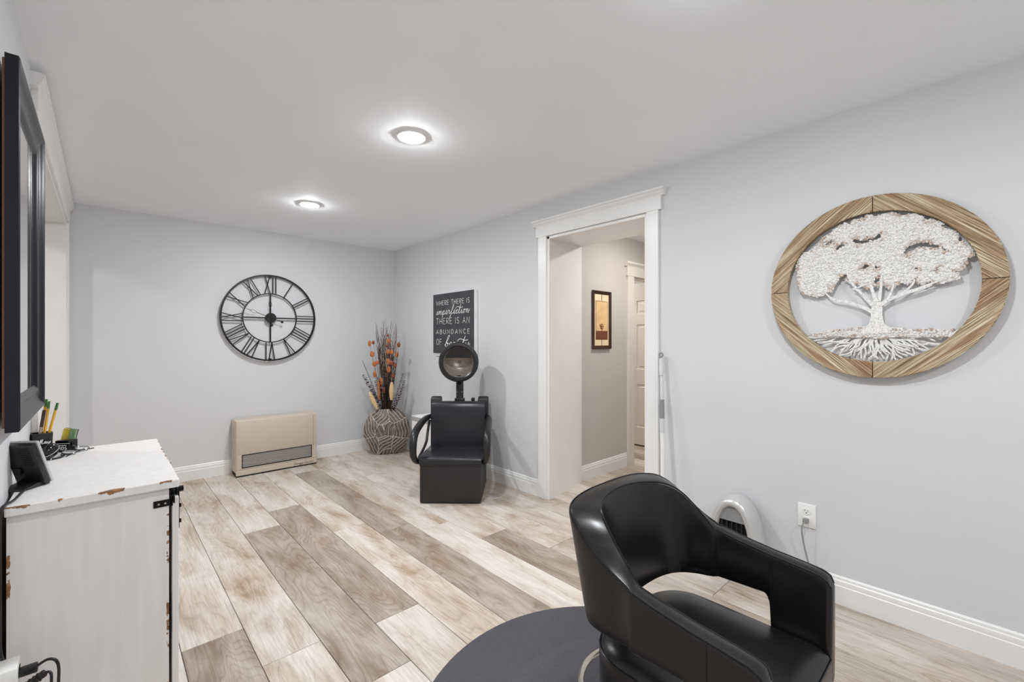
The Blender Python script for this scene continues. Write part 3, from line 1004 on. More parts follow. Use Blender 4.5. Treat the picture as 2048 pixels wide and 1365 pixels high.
# dried arrangement standing in the vase
arr = thing('dried_arrangement', 'tall dried twigs, orange pods and curly eucalyptus standing in the carved vase', 'dried flowers', (VX, VY, 0.40))
rt = Vector((math.cos(R(42.74)), -math.sin(R(42.74)), 0))
def wp(s, d, z):
    """s: sideways as seen from the room, d: depth into the corner, z: height above floor -> arrangement local"""
    v = rt * s + fwd * d
    return Vector((v.x, v.y, z - 0.40))
def clampw(p):
    p.x = min(p.x, XR - 0.012 - VX); p.y = min(p.y, YF - 0.012 - VY)
    return p
def stem_path(s0, d0, s1, d1, z1, wob, n=9, z0=0.42):
    pts = []
    ph = rnd.uniform(0, 6)
    for i in range(n):
        t = i / (n - 1)
        e = t ** 1.25
        pts.append(clampw(wp(s0 + (s1 - s0) * e + wob * math.sin(ph + 9 * t) * t, d0 + (d1 - d0) * e + wob * math.cos(ph + 7 * t) * t * 0.6, z0 + (z1 - z0) * t)))
    return pts
for i in range(54):
    s1 = rnd.uniform(-0.17, 0.17) * rnd.uniform(0.5, 1)
    z1 = rnd.uniform(1.15, 1.50) - abs(s1) * 0.5
    pts = stem_path(rnd.uniform(-0.05, 0.05), rnd.uniform(-0.02, 0.02), s1, rnd.uniform(-0.06, 0.05), z1, rnd.uniform(0.006, 0.02), 10)
    g = G()
    g.tube(pts, [0.0036 - 0.0026 * k / 9 for k in range(10)], 5)
    for _ in range(2):
        k = rnd.randint(4, 7)
        p = pts[k]
        q = clampw(p + Vector((rnd.uniform(-0.05, 0.05), rnd.uniform(-0.05, 0.03), rnd.uniform(0.08, 0.2))))
        mid = (p + q) / 2 + Vector((rnd.uniform(-0.01, 0.01), rnd.uniform(-0.01, 0.01), 0.01))
        g.tube([p, mid, q], [0.0020, 0.0016, 0.0009], 4)
    g.obj('twig', rnd.choice(('twig', 'twig', 'twig_dark')), arr)
# orange seed pods: (s, z, radius)
pods = [(-0.168, 1.205, .020, 'orange_pod', 1.6), (-0.132, 1.215, .018, 'red_pod', 1.2), (-0.140, 1.09, .024, 'orange_pod', 1.3), (-0.118, .985, .024, 'orange_pod', 1.3), (-0.085, 1.00, .018, 'orange_pod', 1.2),
        (-0.110, .875, .022, 'orange_pod', 1.6), (0.035, 1.232, .025, 'orange_pod', 1.0), (0.028, 1.29, .014, 'red_pod', 1.2), (0.036, 1.115, .026, 'orange_pod', 1.1), (0.068, 1.11, .026, 'orange_pod', 1.0),
        (0.020, 1.18, .016, 'red_pod', 1.3), (0.036, 1.01, .026, 'orange_pod', 1.3), (0.071, .995, .026, 'red_pod', 1.0), (0.035, .925, .024, 'orange_pod', 1.6), (0.150, 1.19, .022, 'red_pod', 1.3),
        (0.128, 1.085, .019, 'orange_pod', 1.6), (0.110, .97, .019, 'red_pod', 1.5), (0.086, .86, .018, 'red_pod', 1.5), (-0.05, .79, .022, 'orange_pod', 2.2), (-0.02, .70, .020, 'red_pod', 1.8)]
for s_, z_, r_, m_, el in pods:
    d_ = rnd.uniform(-0.09, -0.05)
    top = wp(s_, d_, z_)
    p0 = wp(s_ * 0.25, -0.01, 0.43)
    g = G().tube([p0, (p0 + top) / 2 + Vector((0, 0, 0.02)), top], [0.0022, 0.0018, 0.0012], 4)
    st = g.obj('stalk', 'twig', arr)
    G().ell(top, (r_, r_ * 0.5, r_ * el), 12, 8, Matrix.Rotation(R(-42) + rnd.uniform(-.5, .5), 4, 'Z')).obj('pod', m_, st)
# spiral eucalyptus: small leaves up a bent stem
def spiral(s1, z1, mat, lw, n, s0=None, d1=-0.09, bend=0.0):
    s0 = s1 * 0.2 if s0 is None else s0
    pts = []
    for i in range(n):
        t = i / (n - 1)
        pts.append(clampw(wp(s0 + (s1 - s0) * t ** 1.1, -0.01 + d1 * t, 0.43 + (z1 - 0.43) * (t ** 0.95) + bend * math.sin(math.pi * t))))
    g = G().tube(pts, 0.0018, 4)
    st = g.obj('stalk', 'twig_dark', arr)
    g = G()
    for i, p in enumerate(pts[3:]):
        a = i * 1.9
        k = lw * (0.75 + 0.5 * math.sin(math.pi * min(1, (i + 2) / len(pts))))
        for sg in (0, math.pi):
            u = Vector((math.cos(a + sg), math.sin(a + sg), 0.25))
            sd = Vector((-math.sin(a + sg), math.cos(a + sg), 0)) * k * 0.45
            c0, c1 = p, p + u * k
            vs = [g.bm.verts.new(q) for q in (c0, c0 + u * k * 0.5 + sd, c1 + Vector((0, 0, k * 0.2)), c0 + u * k * 0.5 - sd)]
            g.bm.faces.new(vs)
    o = g.obj('leaves', mat, st)
    o['kind'] = 'stuff'
spiral(-0.235, 1.02, 'leaf_dark', 0.013, 40)
spiral(-0.225, .86, 'leaf_red', 0.030, 26)
spiral(-0.10, .80, 'leaf_dark', 0.022, 24)
spiral(-0.07, .84, 'leaf_red', 0.022, 24)
spiral(0.0, .93, 'leaf_dark', 0.016, 30)
spiral(0.03, .78, 'leaf_dark', 0.024, 22)
spiral(0.07, .90, 'leaf_dark', 0.020, 26)
spiral(0.145, 1.10, 'leaf_dark', 0.016, 44)
spiral(0.20, .88, 'leaf_dark', 0.016, 34, bend=-0.03)
spiral(0.215, .80, 'leaf_red', 0.024, 34, bend=-0.05)
spiral(0.10, .66, 'leaf_red', 0.02, 18)
spiral(-0.13, .70, 'leaf_dark', 0.02, 20)
for s0, z0, s1, z1, rr in ((-0.075, .50, -0.155, .69, 0.024), (0.075, .60, 0.085, .79, 0.026), (-0.055, .60, -0.058, .80, 0.014)):
    a, b_ = wp(s0, -0.10, z0), wp(s1, -0.12, z1)
    n = 9
    pts = [a + (b_ - a) * (k / (n - 1)) for k in range(n)]
    G().tube(pts, [rr * max(0.15, math.sin(math.pi * (0.06 + 0.88 * k / (n - 1))) ** 0.5) for k in range(n)], 10).obj('seed_head', 'cream_pod' if rr > 0.02 else 'orange_pod', arr)

# ------------------------------------------------------------------ small white cabinet between vase and dryer chair
cab = thing('side_cabinet', 'small white cabinet against the wall, half hidden behind the dryer chair', 'cabinet', (2.305, 3.70, 0))
G().box(0.008, XR - 2.305 - 0.016, -0.30, 0.30, 0.0, 0.425, 0.002, 1).obj('body', 'white_lam', cab)
G().box(0.0, 0.008, -0.296, 0.296, 0.02, 0.42, 0.002, 1).obj('door', 'white_lam', cab)
G().box(0.0, XR - 2.305 - 0.012, -0.304, 0.304, 0.425, 0.466, 0.002, 1).obj('top_band', 'grey_lam', cab)
G().box(-0.002, XR - 2.305 - 0.010, -0.305, 0.305, 0.466, 0.471, 0.001, 1).obj('top', 'white_lam', cab)

# ------------------------------------------------------------------ hooded dryer chair
# local: x = sitter's ... right in the picture, y = towards the back, z up; origin = front-left floor corner
CW = 0.472
dry = thing('dryer_chair', 'black vinyl salon dryer chair with box base, in front of the sign', 'dryer chair', (1.75, 2.928, 0), rz=math.atan2(-0.6943, 0.7197))
G().box(0.004, CW - 0.004, 0.0, 0.52, 0.006, 0.295, 0.010, 3).obj('box_base', 'vinyl_base', dry)
G().box(0.02, CW - 0.02, 0.02, 0.50, 0.0, 0.012).obj('glide_plinth', 'black_plastic', dry, smooth=0)
# seat cushion with rounded front roll
g = G()
prof = [(-0.006, 0.297), (-0.012, 0.310), (-0.012, 0.330), (-0.004, 0.345), (0.015, 0.354), (0.06, 0.357), (0.2, 0.352), (0.42, 0.345), (0.42, 0.297)]
g.prism(prof, 0.0, CW, 'x', 0.004, 2)
g.obj('seat_cushion', 'vinyl', dry)
G().box(0.004, CW - 0.004, -0.008, 0.0, 0.289, 0.298, 0.003, 2).obj('seat_piping', 'vinyl_base', dry)
# backrest cushion
g = G()
prof = [(0.395, 0.33), (0.400, 0.60), (0.405, 0.672), (0.420, 0.703), (0.445, 0.716), (0.475, 0.716), (0.485, 0.700), (0.485, 0.30), (0.40, 0.30)]
g.prism(prof, 0.006, CW - 0.006, 'x', 0.012, 3)
g.obj('backrest', 'vinyl', dry)
# back shell with rising side wings
g = G()
for x0, x1 in ((-0.012, 0.075), (CW - 0.075, CW + 0.012)):
    g.prism([(0.475, 0.30), (0.475, 0.715), (0.485, 0.742), (0.515, 0.752), (0.57, 0.745), (0.575, 0.30)], x0, x1, 'x', 0.012, 2)
g.prism([(0.49, 0.28), (0.49, 0.70), (0.57, 0.70), (0.57, 0.28)], 0.06, CW - 0.06, 'x', 0.004, 1)
g.obj('back_shell', 'vinyl_base', dry)
# embossed oval badge
g = G()
g.tube([(CW / 2 + 0.036 * math.cos(2 * math.pi * k / 28), 0.402, 0.635 + 0.016 * math.sin(2 * math.pi * k / 28)) for k in range(28)], 0.0012, 5, closed=True)
fit_line(g, caps_strokes('AGS'), CW / 2 - 0.022, 0.628, 0.044, 0.014, 0.001, lambda s, z: (s, 0.401, z))
g.obj('badge', 'vinyl', dry)
# arms: padded loop on each side
for sx in (-1, 1):
    X = -0.030 if sx < 0 else CW + 0.030
    xin = -0.004 if sx < 0 else CW + 0.004
    path = catmull([(xin + sx * 0.006, 0.46, 0.585), (X, 0.36, 0.580), (X + sx * 0.006, 0.22, 0.566), (X + sx * 0.010, 0.08, 0.538), (X + sx * 0.012, 0.005, 0.500), (X + sx * 0.012, -0.022, 0.43),
                    (X + sx * 0.010, -0.018, 0.37), (X, 0.01, 0.325), (xin + sx * 0.012, 0.05, 0.305)], 5)
    n = len(path)
    rad = [0.020 + 0.010 * math.sin(math.pi * min(1, i / (n * 0.9))) for i in range(n)]
    G().tube(path, rad, 14).obj('arm', 'black_plastic', dry)
    low = catmull([(xin + sx * 0.012, 0.03, 0.312), (X, 0.14, 0.320), (X, 0.28, 0.345), (X - sx * 0.006, 0.37, 0.39), (X - sx * 0.008, 0.41, 0.46), (xin + sx * 0.006, 0.43, 0.56)], 5)
    G().tube(low, 0.011, 10).obj('arm_brace', 'black_plastic', dry)
# dryer post and hood
G().box(CW / 2 - 0.030, CW / 2 + 0.030, 0.50, 0.545, 0.60, 0.90, 0.006, 2).obj('post', 'black_plastic', dry)
G().box(CW / 2 - 0.042, CW / 2 + 0.042, 0.49, 0.55, 0.70, 0.735, 0.006, 2).obj('post_collar', 'black_plastic', dry)
g = G()
for x in (-0.018, 0.022):
    g.lathe([(0, 0.0), (0.004, 0.0), (0.003, 0.003), (0, 0.003)], 10, mtx=Matrix.Translation((CW / 2 + x, 0.50, 0.79)) @ Matrix.Rotation(R(90), 4, 'X'))
g.obj('post_screws', 'chrome', dry)
G().box(CW - 0.135, CW - 0.105, 0.50, 0.53, 0.71, 0.738, 0.004, 2).obj('switch_box', 'black_plastic', dry)
G().lathe([(0, 0.012), (0.008, 0.012), (0.009, 0), (0, 0)], 14, c=(CW - 0.07, 0.515, 0.72)).obj('dial', 'black_plastic', dry)
HC = Vector((CW / 2 + 0.004, 0.41, 1.052))       # centre of the hood opening
HM = Matrix.Translation(HC) @ Matrix.Rotation(R(4), 4, 'Z') @ Matrix.Rotation(R(90 - 2), 4, 'X')   # local +z -> towards front
hood = G().lathe([(0.128, 0.006), (0.140, 0.016), (0.158, 0.014), (0.168, 0.0), (0.170, -0.03), (0.166, -0.09), (0.148, -0.15), (0.11, -0.195), (0.05, -0.215), (0.0, -0.218)], 56, mtx=HM).obj('hood', 'black_plastic', dry)
inner = G().lathe([(0.130, 0.004), (0.128, -0.02), (0.120, -0.07), (0.095, -0.12), (0.05, -0.148), (0.0, -0.154)], 48, mtx=HM).obj('hood_lining', 'perforated', hood, smooth=60)
G().lathe([(0.0, -0.138), (0.010, -0.138), (0.013, -0.142), (0.014, -0.152)], 18, mtx=HM).obj('lining_knob', 'grey_plastic', hood)
# smoked visor: segment across the top of the opening
def visor(zcut, rad, yoff, mat, name, thick):
    a0 = math.asin(zcut / rad)
    pts = []
    n = 20
    for k in range(n + 1):
        a = a0 + (math.pi - 2 * a0) * k / n
        pts.append((rad * math.cos(a), rad * math.sin(a)))
    g = G().prism(pts, yoff, yoff - thick, 'z')
    for v in g.bm.verts:
        v.co = HM @ v.co
    return g.obj(name, mat, hood, smooth=0)
visor(0.052, 0.122, -0.018, 'smoked', 'visor', 0.003)
visor(0.036, 0.118, -0.030, 'smoked', 'visor', 0.002).active_material = M['smoked']
G().tube([HM @ Vector((0, -0.13, -0.05)), HM @ Vector((0, -0.17, -0.085)), (CW / 2, 0.523, 0.89)], [0.026, 0.028, 0.026], 12).obj('hood_neck', 'black_plastic', dry)

# ------------------------------------------------------------------ tree of life wall art
art = thing('tree_wall_art', 'round limed wood frame with a cut tin tree of life', 'wall art', (XR, 0.353, 1.471))
# art-local: s to the right in the picture = -y, t = z, depth = -x
AD0, AD1 = 0.010, 0.042
RO_, RI_ = 0.403, 0.331
for q in range(4):
    rows = []
    n = 24
    for k in range(n + 1):
        a = R(90 * q) + R(0.25) + R(89.5) * k / n
        ca, sa = math.cos(a), math.sin(a)
        sec = [(RI_, AD0), (RI_, AD1 - 0.002), (RI_ + 0.003, AD1), (RO_ - 0.003, AD1), (RO_, AD1 - 0.002), (RO_, AD0)]
        rows.append([(r * ca, -d, r * sa) for r, d in sec])
    g = G().grid(rows, wrap=True, capends=True)
    o = g.obj('frame_segment', 'frame_wood%d' % q, art, smooth=25)
    o.rotation_euler = (0, 0, -R(90))     # local x (s) -> world -y, local -y (depth) -> world -x
FOL = [(-294, 150), (-273, 181), (-256, 191), (-242, 196), (-219, 205), (-193, 234), (-189, 248), (-179, 258), (-150, 271), (-144, 282), (-102, 304), (-83, 289), (-74, 308), (-38, 317), (-33, 306), (-24, 327), (-3, 323), (6, 305), (15, 315), (49, 316), (73, 313), (90, 297), (115, 296), (134, 300), (161, 280), (176, 262), (199, 260), (228, 234), (213, 230), (235, 214), (257, 204), (268, 186), (264, 157), (278, 160), (288, 153), (305, 120), (315, 93), (292, 91), (289, 69), (285, 50), (268, 36), (250, 48), (264, 28), (274, 11), (250, 4), (221, -6), (199, -1), (184, 8), (161, -8), (145, 8), (114, 0), (90, 11), (73, -7), (54, -11), (32, 4), (9, 1), (-20, -9), (-47, -3), (-74, 18), (-102, 44), (-121, 55), (-136, 24), (-150, -10), (-169, -8), (-179, -24), (-209, -27), (-240, -20), (-271, -5), (-288, 26), (-290, 75), (-298, 113)]
HOLES = [[(-78, 224), (-61, 226), (-43, 212), (-20, 217), (6, 219), (23, 234), (30, 228), (27, 213), (6, 206), (-20, 199), (-47, 199), (-74, 210)],
         [(99, 136), (114, 160), (138, 173), (168, 172), (191, 162), (213, 151), (231, 131), (225, 128), (210, 141), (191, 140), (168, 149), (145, 153), (131, 140), (114, 128)],
         [(-179, 218), (-150, 236), (-144, 231), (-159, 214), (-173, 207)], [(-138, 192), (-115, 219), (-104, 201), (-121, 187), (-136, 180)],
         [(-43, 83), (-33, 104), (-15, 109), (-11, 92), (-29, 79)], [(-113, 63), (-94, 71), (-93, 52), (-113, 40), (-132, 28)],
         [(6, 93), (20, 86), (18, 73), (6, 79)], [(133, 64), (150, 72), (150, 62), (136, 57)], [(193, 53), (210, 63), (209, 51), (196, 46)],
         [(1, 20), (9, 41), (25, 48), (23, 27), (11, 6)], [(130, 7), (136, 19), (144, 23), (141, 2)], [(-76, 11), (-58, 21), (-24, -5), (-33, -15), (-54, -7)]]
GROUND = [(-256, -213), (-199, -202), (-159, -186), (-102, -185), (-56, -179), (-11, -171), (40, -172), (73, -182), (114, -187), (153, -192), (184, -188), (221, -197), (250, -190), (278, -194), (271, -214), (235, -226), (168, -223), (90, -221), (23, -229), (-47, -222), (-159, -221)]
def inside(poly, x, y):
    c = False
    j = len(poly) - 1
    for i in range(len(poly)):
        xi, yi = poly[i]; xj, yj = poly[j]
        if (yi > y) != (yj > y) and x < (xj - xi) * (y - yi) / (yj - yi) + xi: c = not c
        j = i
    return c
def edge_dist(poly, x, y):
    best = 1e9
    j = len(poly) - 1
    for i in range(len(poly)):
        ax, ay = poly[j]; bx, by = poly[i]
        dx, dy = bx - ax, by - ay
        t = max(0, min(1, ((x - ax) * dx + (y - ay) * dy) / (dx * dx + dy * dy + 1e-9)))
        best = min(best, math.hypot(x - ax - t * dx, y - ay - t * dy))
        j = i
    return best
TD = 0.028      # depth of the tin sheet off the wall
def leafy(poly, holes, count, size, name, d=TD):
    V, F, Wr = [], [], []
    xs = [p[0] for p in poly]; ys = [p[1] for p in poly]
    rr = random.Random(11)
    # backing sheet in small cells
    cell = 5
    idx = {}
    def vid(i, j):
        if (i, j) not in idx:
            idx[(i, j)] = len(V)
            x, y = min(xs) + i * cell, min(ys) + j * cell
            V.append((x / 1000, -d, y / 1000)); Wr.append(0)
        return idx[(i, j)]
    for i in range(int((max(xs) - min(xs)) / cell) + 1):
        for j in range(int((max(ys) - min(ys)) / cell) + 1):
            x, y = min(xs) + (i + .5) * cell, min(ys) + (j + .5) * cell
            if inside(poly, x, y) and not any(inside(h, x, y) for h in holes):
                F.append((vid(i, j), vid(i + 1, j), vid(i + 1, j + 1), vid(i, j + 1)))
    n = 0
    while n < count:
        x, y = rr.uniform(min(xs), max(xs)), rr.uniform(min(ys), max(ys))
        if not inside(poly, x, y) or any(inside(h, x, y) for h in holes) or math.hypot(x, y) > 322: continue
        n += 1
        e = min([edge_dist(poly, x, y)] + [edge_dist(h, x, y) for h in holes])
        wv = max(0, 0.42 - e / 45) * rr.uniform(0.3, 1)
        sz = size * rr.uniform(0.7, 1.3)
        a = rr.uniform(0, 6.28)
        tilt = rr.uniform(-0.35, 0.35)
        b0 = len(V)
        V.append((x / 1000, -d - 0.0045, y / 1000)); Wr.append(wv)
        for k in range(6):
            t = a + k * math.pi / 3
            rx = sz * (1.25 if k % 3 == 0 else 0.8)
            V.append(((x + rx * math.cos(t)) / 1000, -d - 0.0015 + tilt * 0.004 * math.cos(t - a), (y + rx * math.sin(t)) / 1000)); Wr.append(wv)
        for k in range(6):
            F.append((b0, b0 + 1 + k, b0 + 1 + (k + 1) % 6))
    me = bpy.data.meshes.new(name)
    me.from_pydata(V, [], F); me.update()
    atr = me.attributes.new('wear', 'FLOAT', 'POINT'); atr.data.foreach_set('value', Wr)
    me.materials.append(M['tin'])
    o = bpy.data.objects.new(name, me); C.objects.link(o); o.parent = art
    o.rotation_euler = (0, 0, -R(90)); o['kind'] = 'stuff'
    return o
leafy(FOL, HOLES, 2600, 6.5, 'foliage')
leafy(GROUND, [], 520, 4.5, 'ground_leaves')
def tin_strip(g, pts, w0, w1, d=TD):
    """flat tapered strip; pts in mm"""
    P_ = [np.array(p) / 1000 for p in catmull(pts, 4)]
    n = len(P_)
    L, Rr = [], []
    for i in range(n):
        t = P_[min(i + 1, n - 1)] - P_[max(i - 1, 0)]
        t = t / (np.linalg.norm(t) + 1e-9)
        nn = np.array((-t[1], t[0]))
        w_ = (w0 + (w1 - w0) * i / (n - 1)) / 2000
        L.append(P_[i] + nn * w_); Rr.append(P_[i] - nn * w_)
    rows = [[(a[0], -d, a[1]), (a[0], -d - 0.003, a[1]), (b_[0], -d - 0.003, b_[1]), (b_[0], -d, b_[1])] for a, b_ in zip(L, Rr)]
    g.grid(rows, wrap=True, capends=True)
def artobj(g, name):
    o = g.obj(name, 'tin', art, smooth=30)
    o.rotation_euler = (0, 0, -R(90))
    return o
TR = [(-4, -69), (-6, -100), (-8, -133), (-13, -162), (-33, -182), (-45, -205), (62, -205), (54, -183), (38, -161), (32, -128), (32, -97), (33, -71), (16, -52)]
artobj(G().prism([(x / 1000, y / 1000) for x, y in TR], -TD, -TD - 0.0035, 'y'), 'trunk')
BR = [([(-1, -113), (-33, -89), (-69, -71), (-102, -58), (-136, -49), (-159, -33), (-182, -4)], 15, 5), ([(3, -87), (-20, -56), (-47, -18), (-72, 18), (-87, 51), (-93, 77)], 15, 5),
      ([(11, -65), (3, -34), (-4, -6), (-10, 30)], 15, 9), ([(21, -66), (25, -31), (28, 4), (30, 48)], 13, 7), ([(23, -84), (49, -63), (82, -48), (114, -34), (153, -18), (187, -4), (213, 5)], 16, 5),
      ([(80, -50), (114, -21), (131, -1), (138, 19)], 9, 6), ([(109, -38), (153, -26), (191, -9)], 8, 4), ([(-38, -30), (-54, -11), (-72, -2)], 9, 6), ([(49, -62), (62, -30), (70, 4)], 10, 6),
      ([(-60, -2), (-40, 6), (-22, 14)], 6, 4)]
for i_, (p, a, b_) in enumerate(BR):
    g = G(); tin_strip(g, p, a, b_, TD + 0.0008 + 0.0005 * (i_ + 1)); artobj(g, 'branch')
rr = random.Random(5)
for i in range(34):
    a = R(-173 + 166 * (i + rr.uniform(-.3, .3)) / 33)
    L_ = 400
    ex, ey = math.cos(a), math.sin(a)
    sx, sy = 10 + 42 * ex, -205 + 12 * ey
    # length until the frame
    t = 0
    while math.hypot(sx + ex * t, sy + ey * t) < 334 and t < 300: t += 4
    t *= rr.uniform(0.75, 1.0)
    if t < 14: continue
    pts = [(sx, sy)]
    for k in range(1, 5):
        wob = rr.uniform(-5, 5) + 6 * math.sin(k * 2.2 + i)
        pts.append((sx + ex * t * k / 4 - ey * wob, max(-330, sy + ey * t * k / 4 + ex * wob - 0.0)))
    g = G(); tin_strip(g, pts, 9.5, 5.5, 0.014 + 0.0005 * (i % 9)); artobj(g, 'root')
    if t > 60:
        k = 2
        bx, by = pts[k]
        a2 = a + rr.choice((-1, 1)) * R(22)
        q = [(bx, by), (bx + math.cos(a2) * t * .2, by + math.sin(a2) * t * .2), (bx + math.cos(a2) * t * .34 + 3, by + math.sin(a2) * t * .34)]
        if all(math.hypot(*z_) < 333 for z_ in q):
            g = G(); tin_strip(g, q, 6.5, 4, 0.0195 + 0.0004 * (i % 7)); artobj(g, 'root')
g = G(); tin_strip(g, [(-250, -222), (-120, -220), (0, -222), (130, -220), (252, -222)], 5, 5, TD - 0.004); artobj(g, 'ground_line')

# ------------------------------------------------------------------ outlet, plug and cord
out = thing('wall_outlet', 'white duplex wall outlet with grey plug on the right wall', 'outlet', (XR, 0.611, 0.375))
G().box(-0.006, 0, -0.038, 0.038, -0.057, 0.057, 0.003, 2).obj('cover_plate', 'white_plastic', out)
for zz in (0.021, -0.021):
    f_ = G().lathe([(0, 0.0085), (0.0165, 0.0085), (0.0172, 0.005)], 24, mtx=Matrix.Translation((0, 0, zz)) @ Matrix.Rotation(R(-90), 4, 'Y')).obj('socket', 'white_plastic', out)
    g = G()
    g.box(-0.0092, -0.0080, 0.0055, 0.0075, zz, zz + 0.009); g.box(-0.0092, -0.0080, -0.0075, -0.0055, zz, zz + 0.008)
    g.lathe([(0, 0.0092), (0.0026, 0.0092), (0.0026, 0.008)], 10, mtx=Matrix.Translation((0, 0, zz - 0.007)) @ Matrix.Rotation(R(-90), 4, 'Y'))
    g.obj('slots', 'dark_slot', f_, smooth=0)
cord = thing('power_cord', 'grey plug and cord hanging from the wall outlet', 'cord', (XR - 0.009, 0.611, 0.354))
G().box(-0.024, 0.0, -0.012, 0.012, -0.011, 0.011, 0.004, 2).obj('plug', 'grey_plastic', cord)
G().tube(catmull([(-0.020, 0, -0.004), (-0.034, 0.008, -0.016), (-0.036, 0.010, -0.05), (-0.028, 0.004, -0.11), (-0.022, -0.010, -0.18), (-0.020, -0.02, -0.25), (-0.022, 0.0, -0.32), (-0.024, 0.03, -0.349), (-0.022, 0.07, -0.350), (-0.020, 0.105, -0.350)], 5), 0.0035, 8).obj('cable', 'grey_plastic', cord)

# ------------------------------------------------------------------ silver tower heater on the floor
tw = thing('tower_heater', 'silver arched tower heater with black grille standing by the right wall', 'heater', (2.432, 0.905, 0))
def arch(z, H=0.42, Wb=0.155):
    return Wb * (max(0.0, 1 - (z / H) ** 2.1)) ** 0.5
HH = 0.42
nz = 26
def arch_outline(scale, H, z0, n=28):
    pts = []
    for k in range(n + 1):
        t = math.pi * k / n
        c_, s_ = math.cos(t), math.sin(t)
        pts.append((scale * math.copysign(abs(c_) ** 0.85, c_), z0 + (H - z0) * s_ ** 0.9 if s_ > 0 else z0))
    return pts
rows = []
for d_, sc, hh in ((0.075, 0.118, 0.40), (0.07, 0.132, 0.414), (0.035, 0.144, 0.424), (-0.01, 0.146, 0.426), (-0.045, 0.136, 0.420), (-0.066, 0.118, 0.404), (-0.068, 0.106, 0.390), (-0.058, 0.094, 0.376), (-0.045, 0.090, 0.372)):
    rows.append([(d_ + 0.0, y, z) for y, z in arch_outline(sc, hh, 0.012)])
g = G().grid(rows)
bk = [g.bm.verts.new(p) for p in rows[0]]
g.bm.faces.new(bk)
g.obj('shell', 'silver_plastic', tw, smooth=60)
G().prism(arch_outline(0.0905, 0.372, 0.012), -0.040, -0.036, 'x').obj('grille_back', 'dark_slot', tw, smooth=0)
G().prism([(y, z) for y, z in arch_outline(0.089, 0.371, 0.30)], -0.052, -0.040, 'x').obj('control_panel', 'grey_plastic', tw)
g0 = None
for i in range(7):
    y = -0.072 + i * 0.024
    top = 0.30 if abs(y) < 0.06 else 0.25
    G().box(-0.054, -0.044, y - 0.003, y + 0.003, 0.02, top).obj('grille_bar', 'black_plastic', tw, smooth=0)
G().box(-0.055, 0.070, -0.11, 0.11, 0.0, 0.014, 0.005, 2).obj('foot', 'grey_plastic', tw)

# ------------------------------------------------------------------ mop pole leaning by the opening
mp = thing('mop_pole', 'white telescopic pole with grey grip leaning beside the door casing', 'pole', (2.44, 1.315, 0))
top = Vector((0.063, 0.050, 1.13))
def along(t): return top * t
G().tube([along(0.0) + Vector((0, 0, 0.012)), along(0.62)], 0.0125, 14).obj('lower_tube', 'white_plastic', mp)
G().tube([along(0.60), along(0.675)], 0.0145, 14).obj('lock_collar', 'pale_plastic', mp)
G().tube([along(0.675), along(0.775)], 0.0150, 14).obj('grip', 'grey_plastic', mp)
G().tube([along(0.775), along(0.91)], 0.0095, 14).obj('upper_tube', 'pale_plastic', mp)
G().tube([along(0.905), along(0.995)], [0.0135, 0.0125], 14).obj('handle', 'pale_plastic', mp)
rg = G()
ctr = along(1.015)
rg.tube([ctr + Vector((-0.002, 0.011 * math.cos(a), 0.011 * math.sin(a))) for a in [2 * math.pi * k / 20 for k in range(20)]], 0.0055, 8, closed=True)
rg.obj('hanging_loop', 'grey_plastic', mp)
G().box(-0.03, 0.03, -0.09, 0.09, 0.0, 0.014, 0.004, 2).obj('mop_head', 'grey_plastic', mp)

# ------------------------------------------------------------------ hallway picture
pic = thing('framed_picture', 'narrow dark framed tree picture on the hallway wall', 'picture', (3.371, HY, 1.424))
pw, ph, fw_ = 0.139, 0.267, 0.032
prof_ = [(0.0, 0.004), (0.0, 0.020), (0.006, 0.026), (0.020, 0.018), (fw_, 0.012), (fw_, 0.004)]
def frame_piece(a, b_, inn, name):
    """mitred moulding from corner a to b (x,z) with inward direction inn"""
    rows = []
    for p, sgn in ((a, 1), (b_, -1)):
        d = (Vector(b_) - Vector(a)).normalized() * sgn
        rows.append([(p[0] + inn[0] * t + d.x * t, -dd, p[1] + inn[1] * t + d.y * t) for t, dd in prof_])
    return G().grid(rows, wrap=True, capends=True).obj(name, 'dark_wood', pic, smooth=30)
cn = [(-pw, -ph), (pw, -ph), (pw, ph), (-pw, ph)]
for i, inn in enumerate(((0, 1), (-1, 0), (0, -1), (1, 0))):
    frame_piece(cn[i], cn[(i + 1) % 4], inn, 'frame_rail')
G().box(-pw + fw_ - 0.002, pw - fw_ + 0.002, -0.010, -0.004, -ph + fw_ - 0.002, ph - fw_ + 0.002).obj('mount_board', 'parchment_pale', pic, smooth=0)
iw = pw - fw_ - 0.018
G().box(-iw, iw, -0.0112, -0.010, -0.178, 0.172).obj('print', 'parchment', pic, smooth=0)
g = G()
for x0, x1, z0, z1 in ((-iw - 0.002, iw + 0.002, 0.170, 0.174), (-iw - 0.002, iw + 0.002, -0.18, -0.176), (-iw - 0.002, -iw + 0.001, -0.18, 0.174), (iw - 0.001, iw + 0.002, -0.18, 0.174),
                       (-0.003, 0.003, 0.174, ph - fw_), (-0.003, 0.003, -ph + fw_, -0.18), (-iw, iw, -0.178, -0.10)):
    g.box(x0, x1, -0.0118, -0.0105, z0, z1)
for k in range(60):
    a = rnd.uniform(0, 6.28); r_ = 0.034 * math.sqrt(rnd.random())
    g.ell((r_ * math.cos(a) * 1.1, -0.0115, -0.058 + r_ * math.sin(a) * 0.8), (0.005, 0.0008, 0.004), 6, 4)
g.box(-0.004, 0.004, -0.0118, -0.0105, -0.10, -0.05)
g.obj('tree_print', 'sepia', pic, smooth=0)

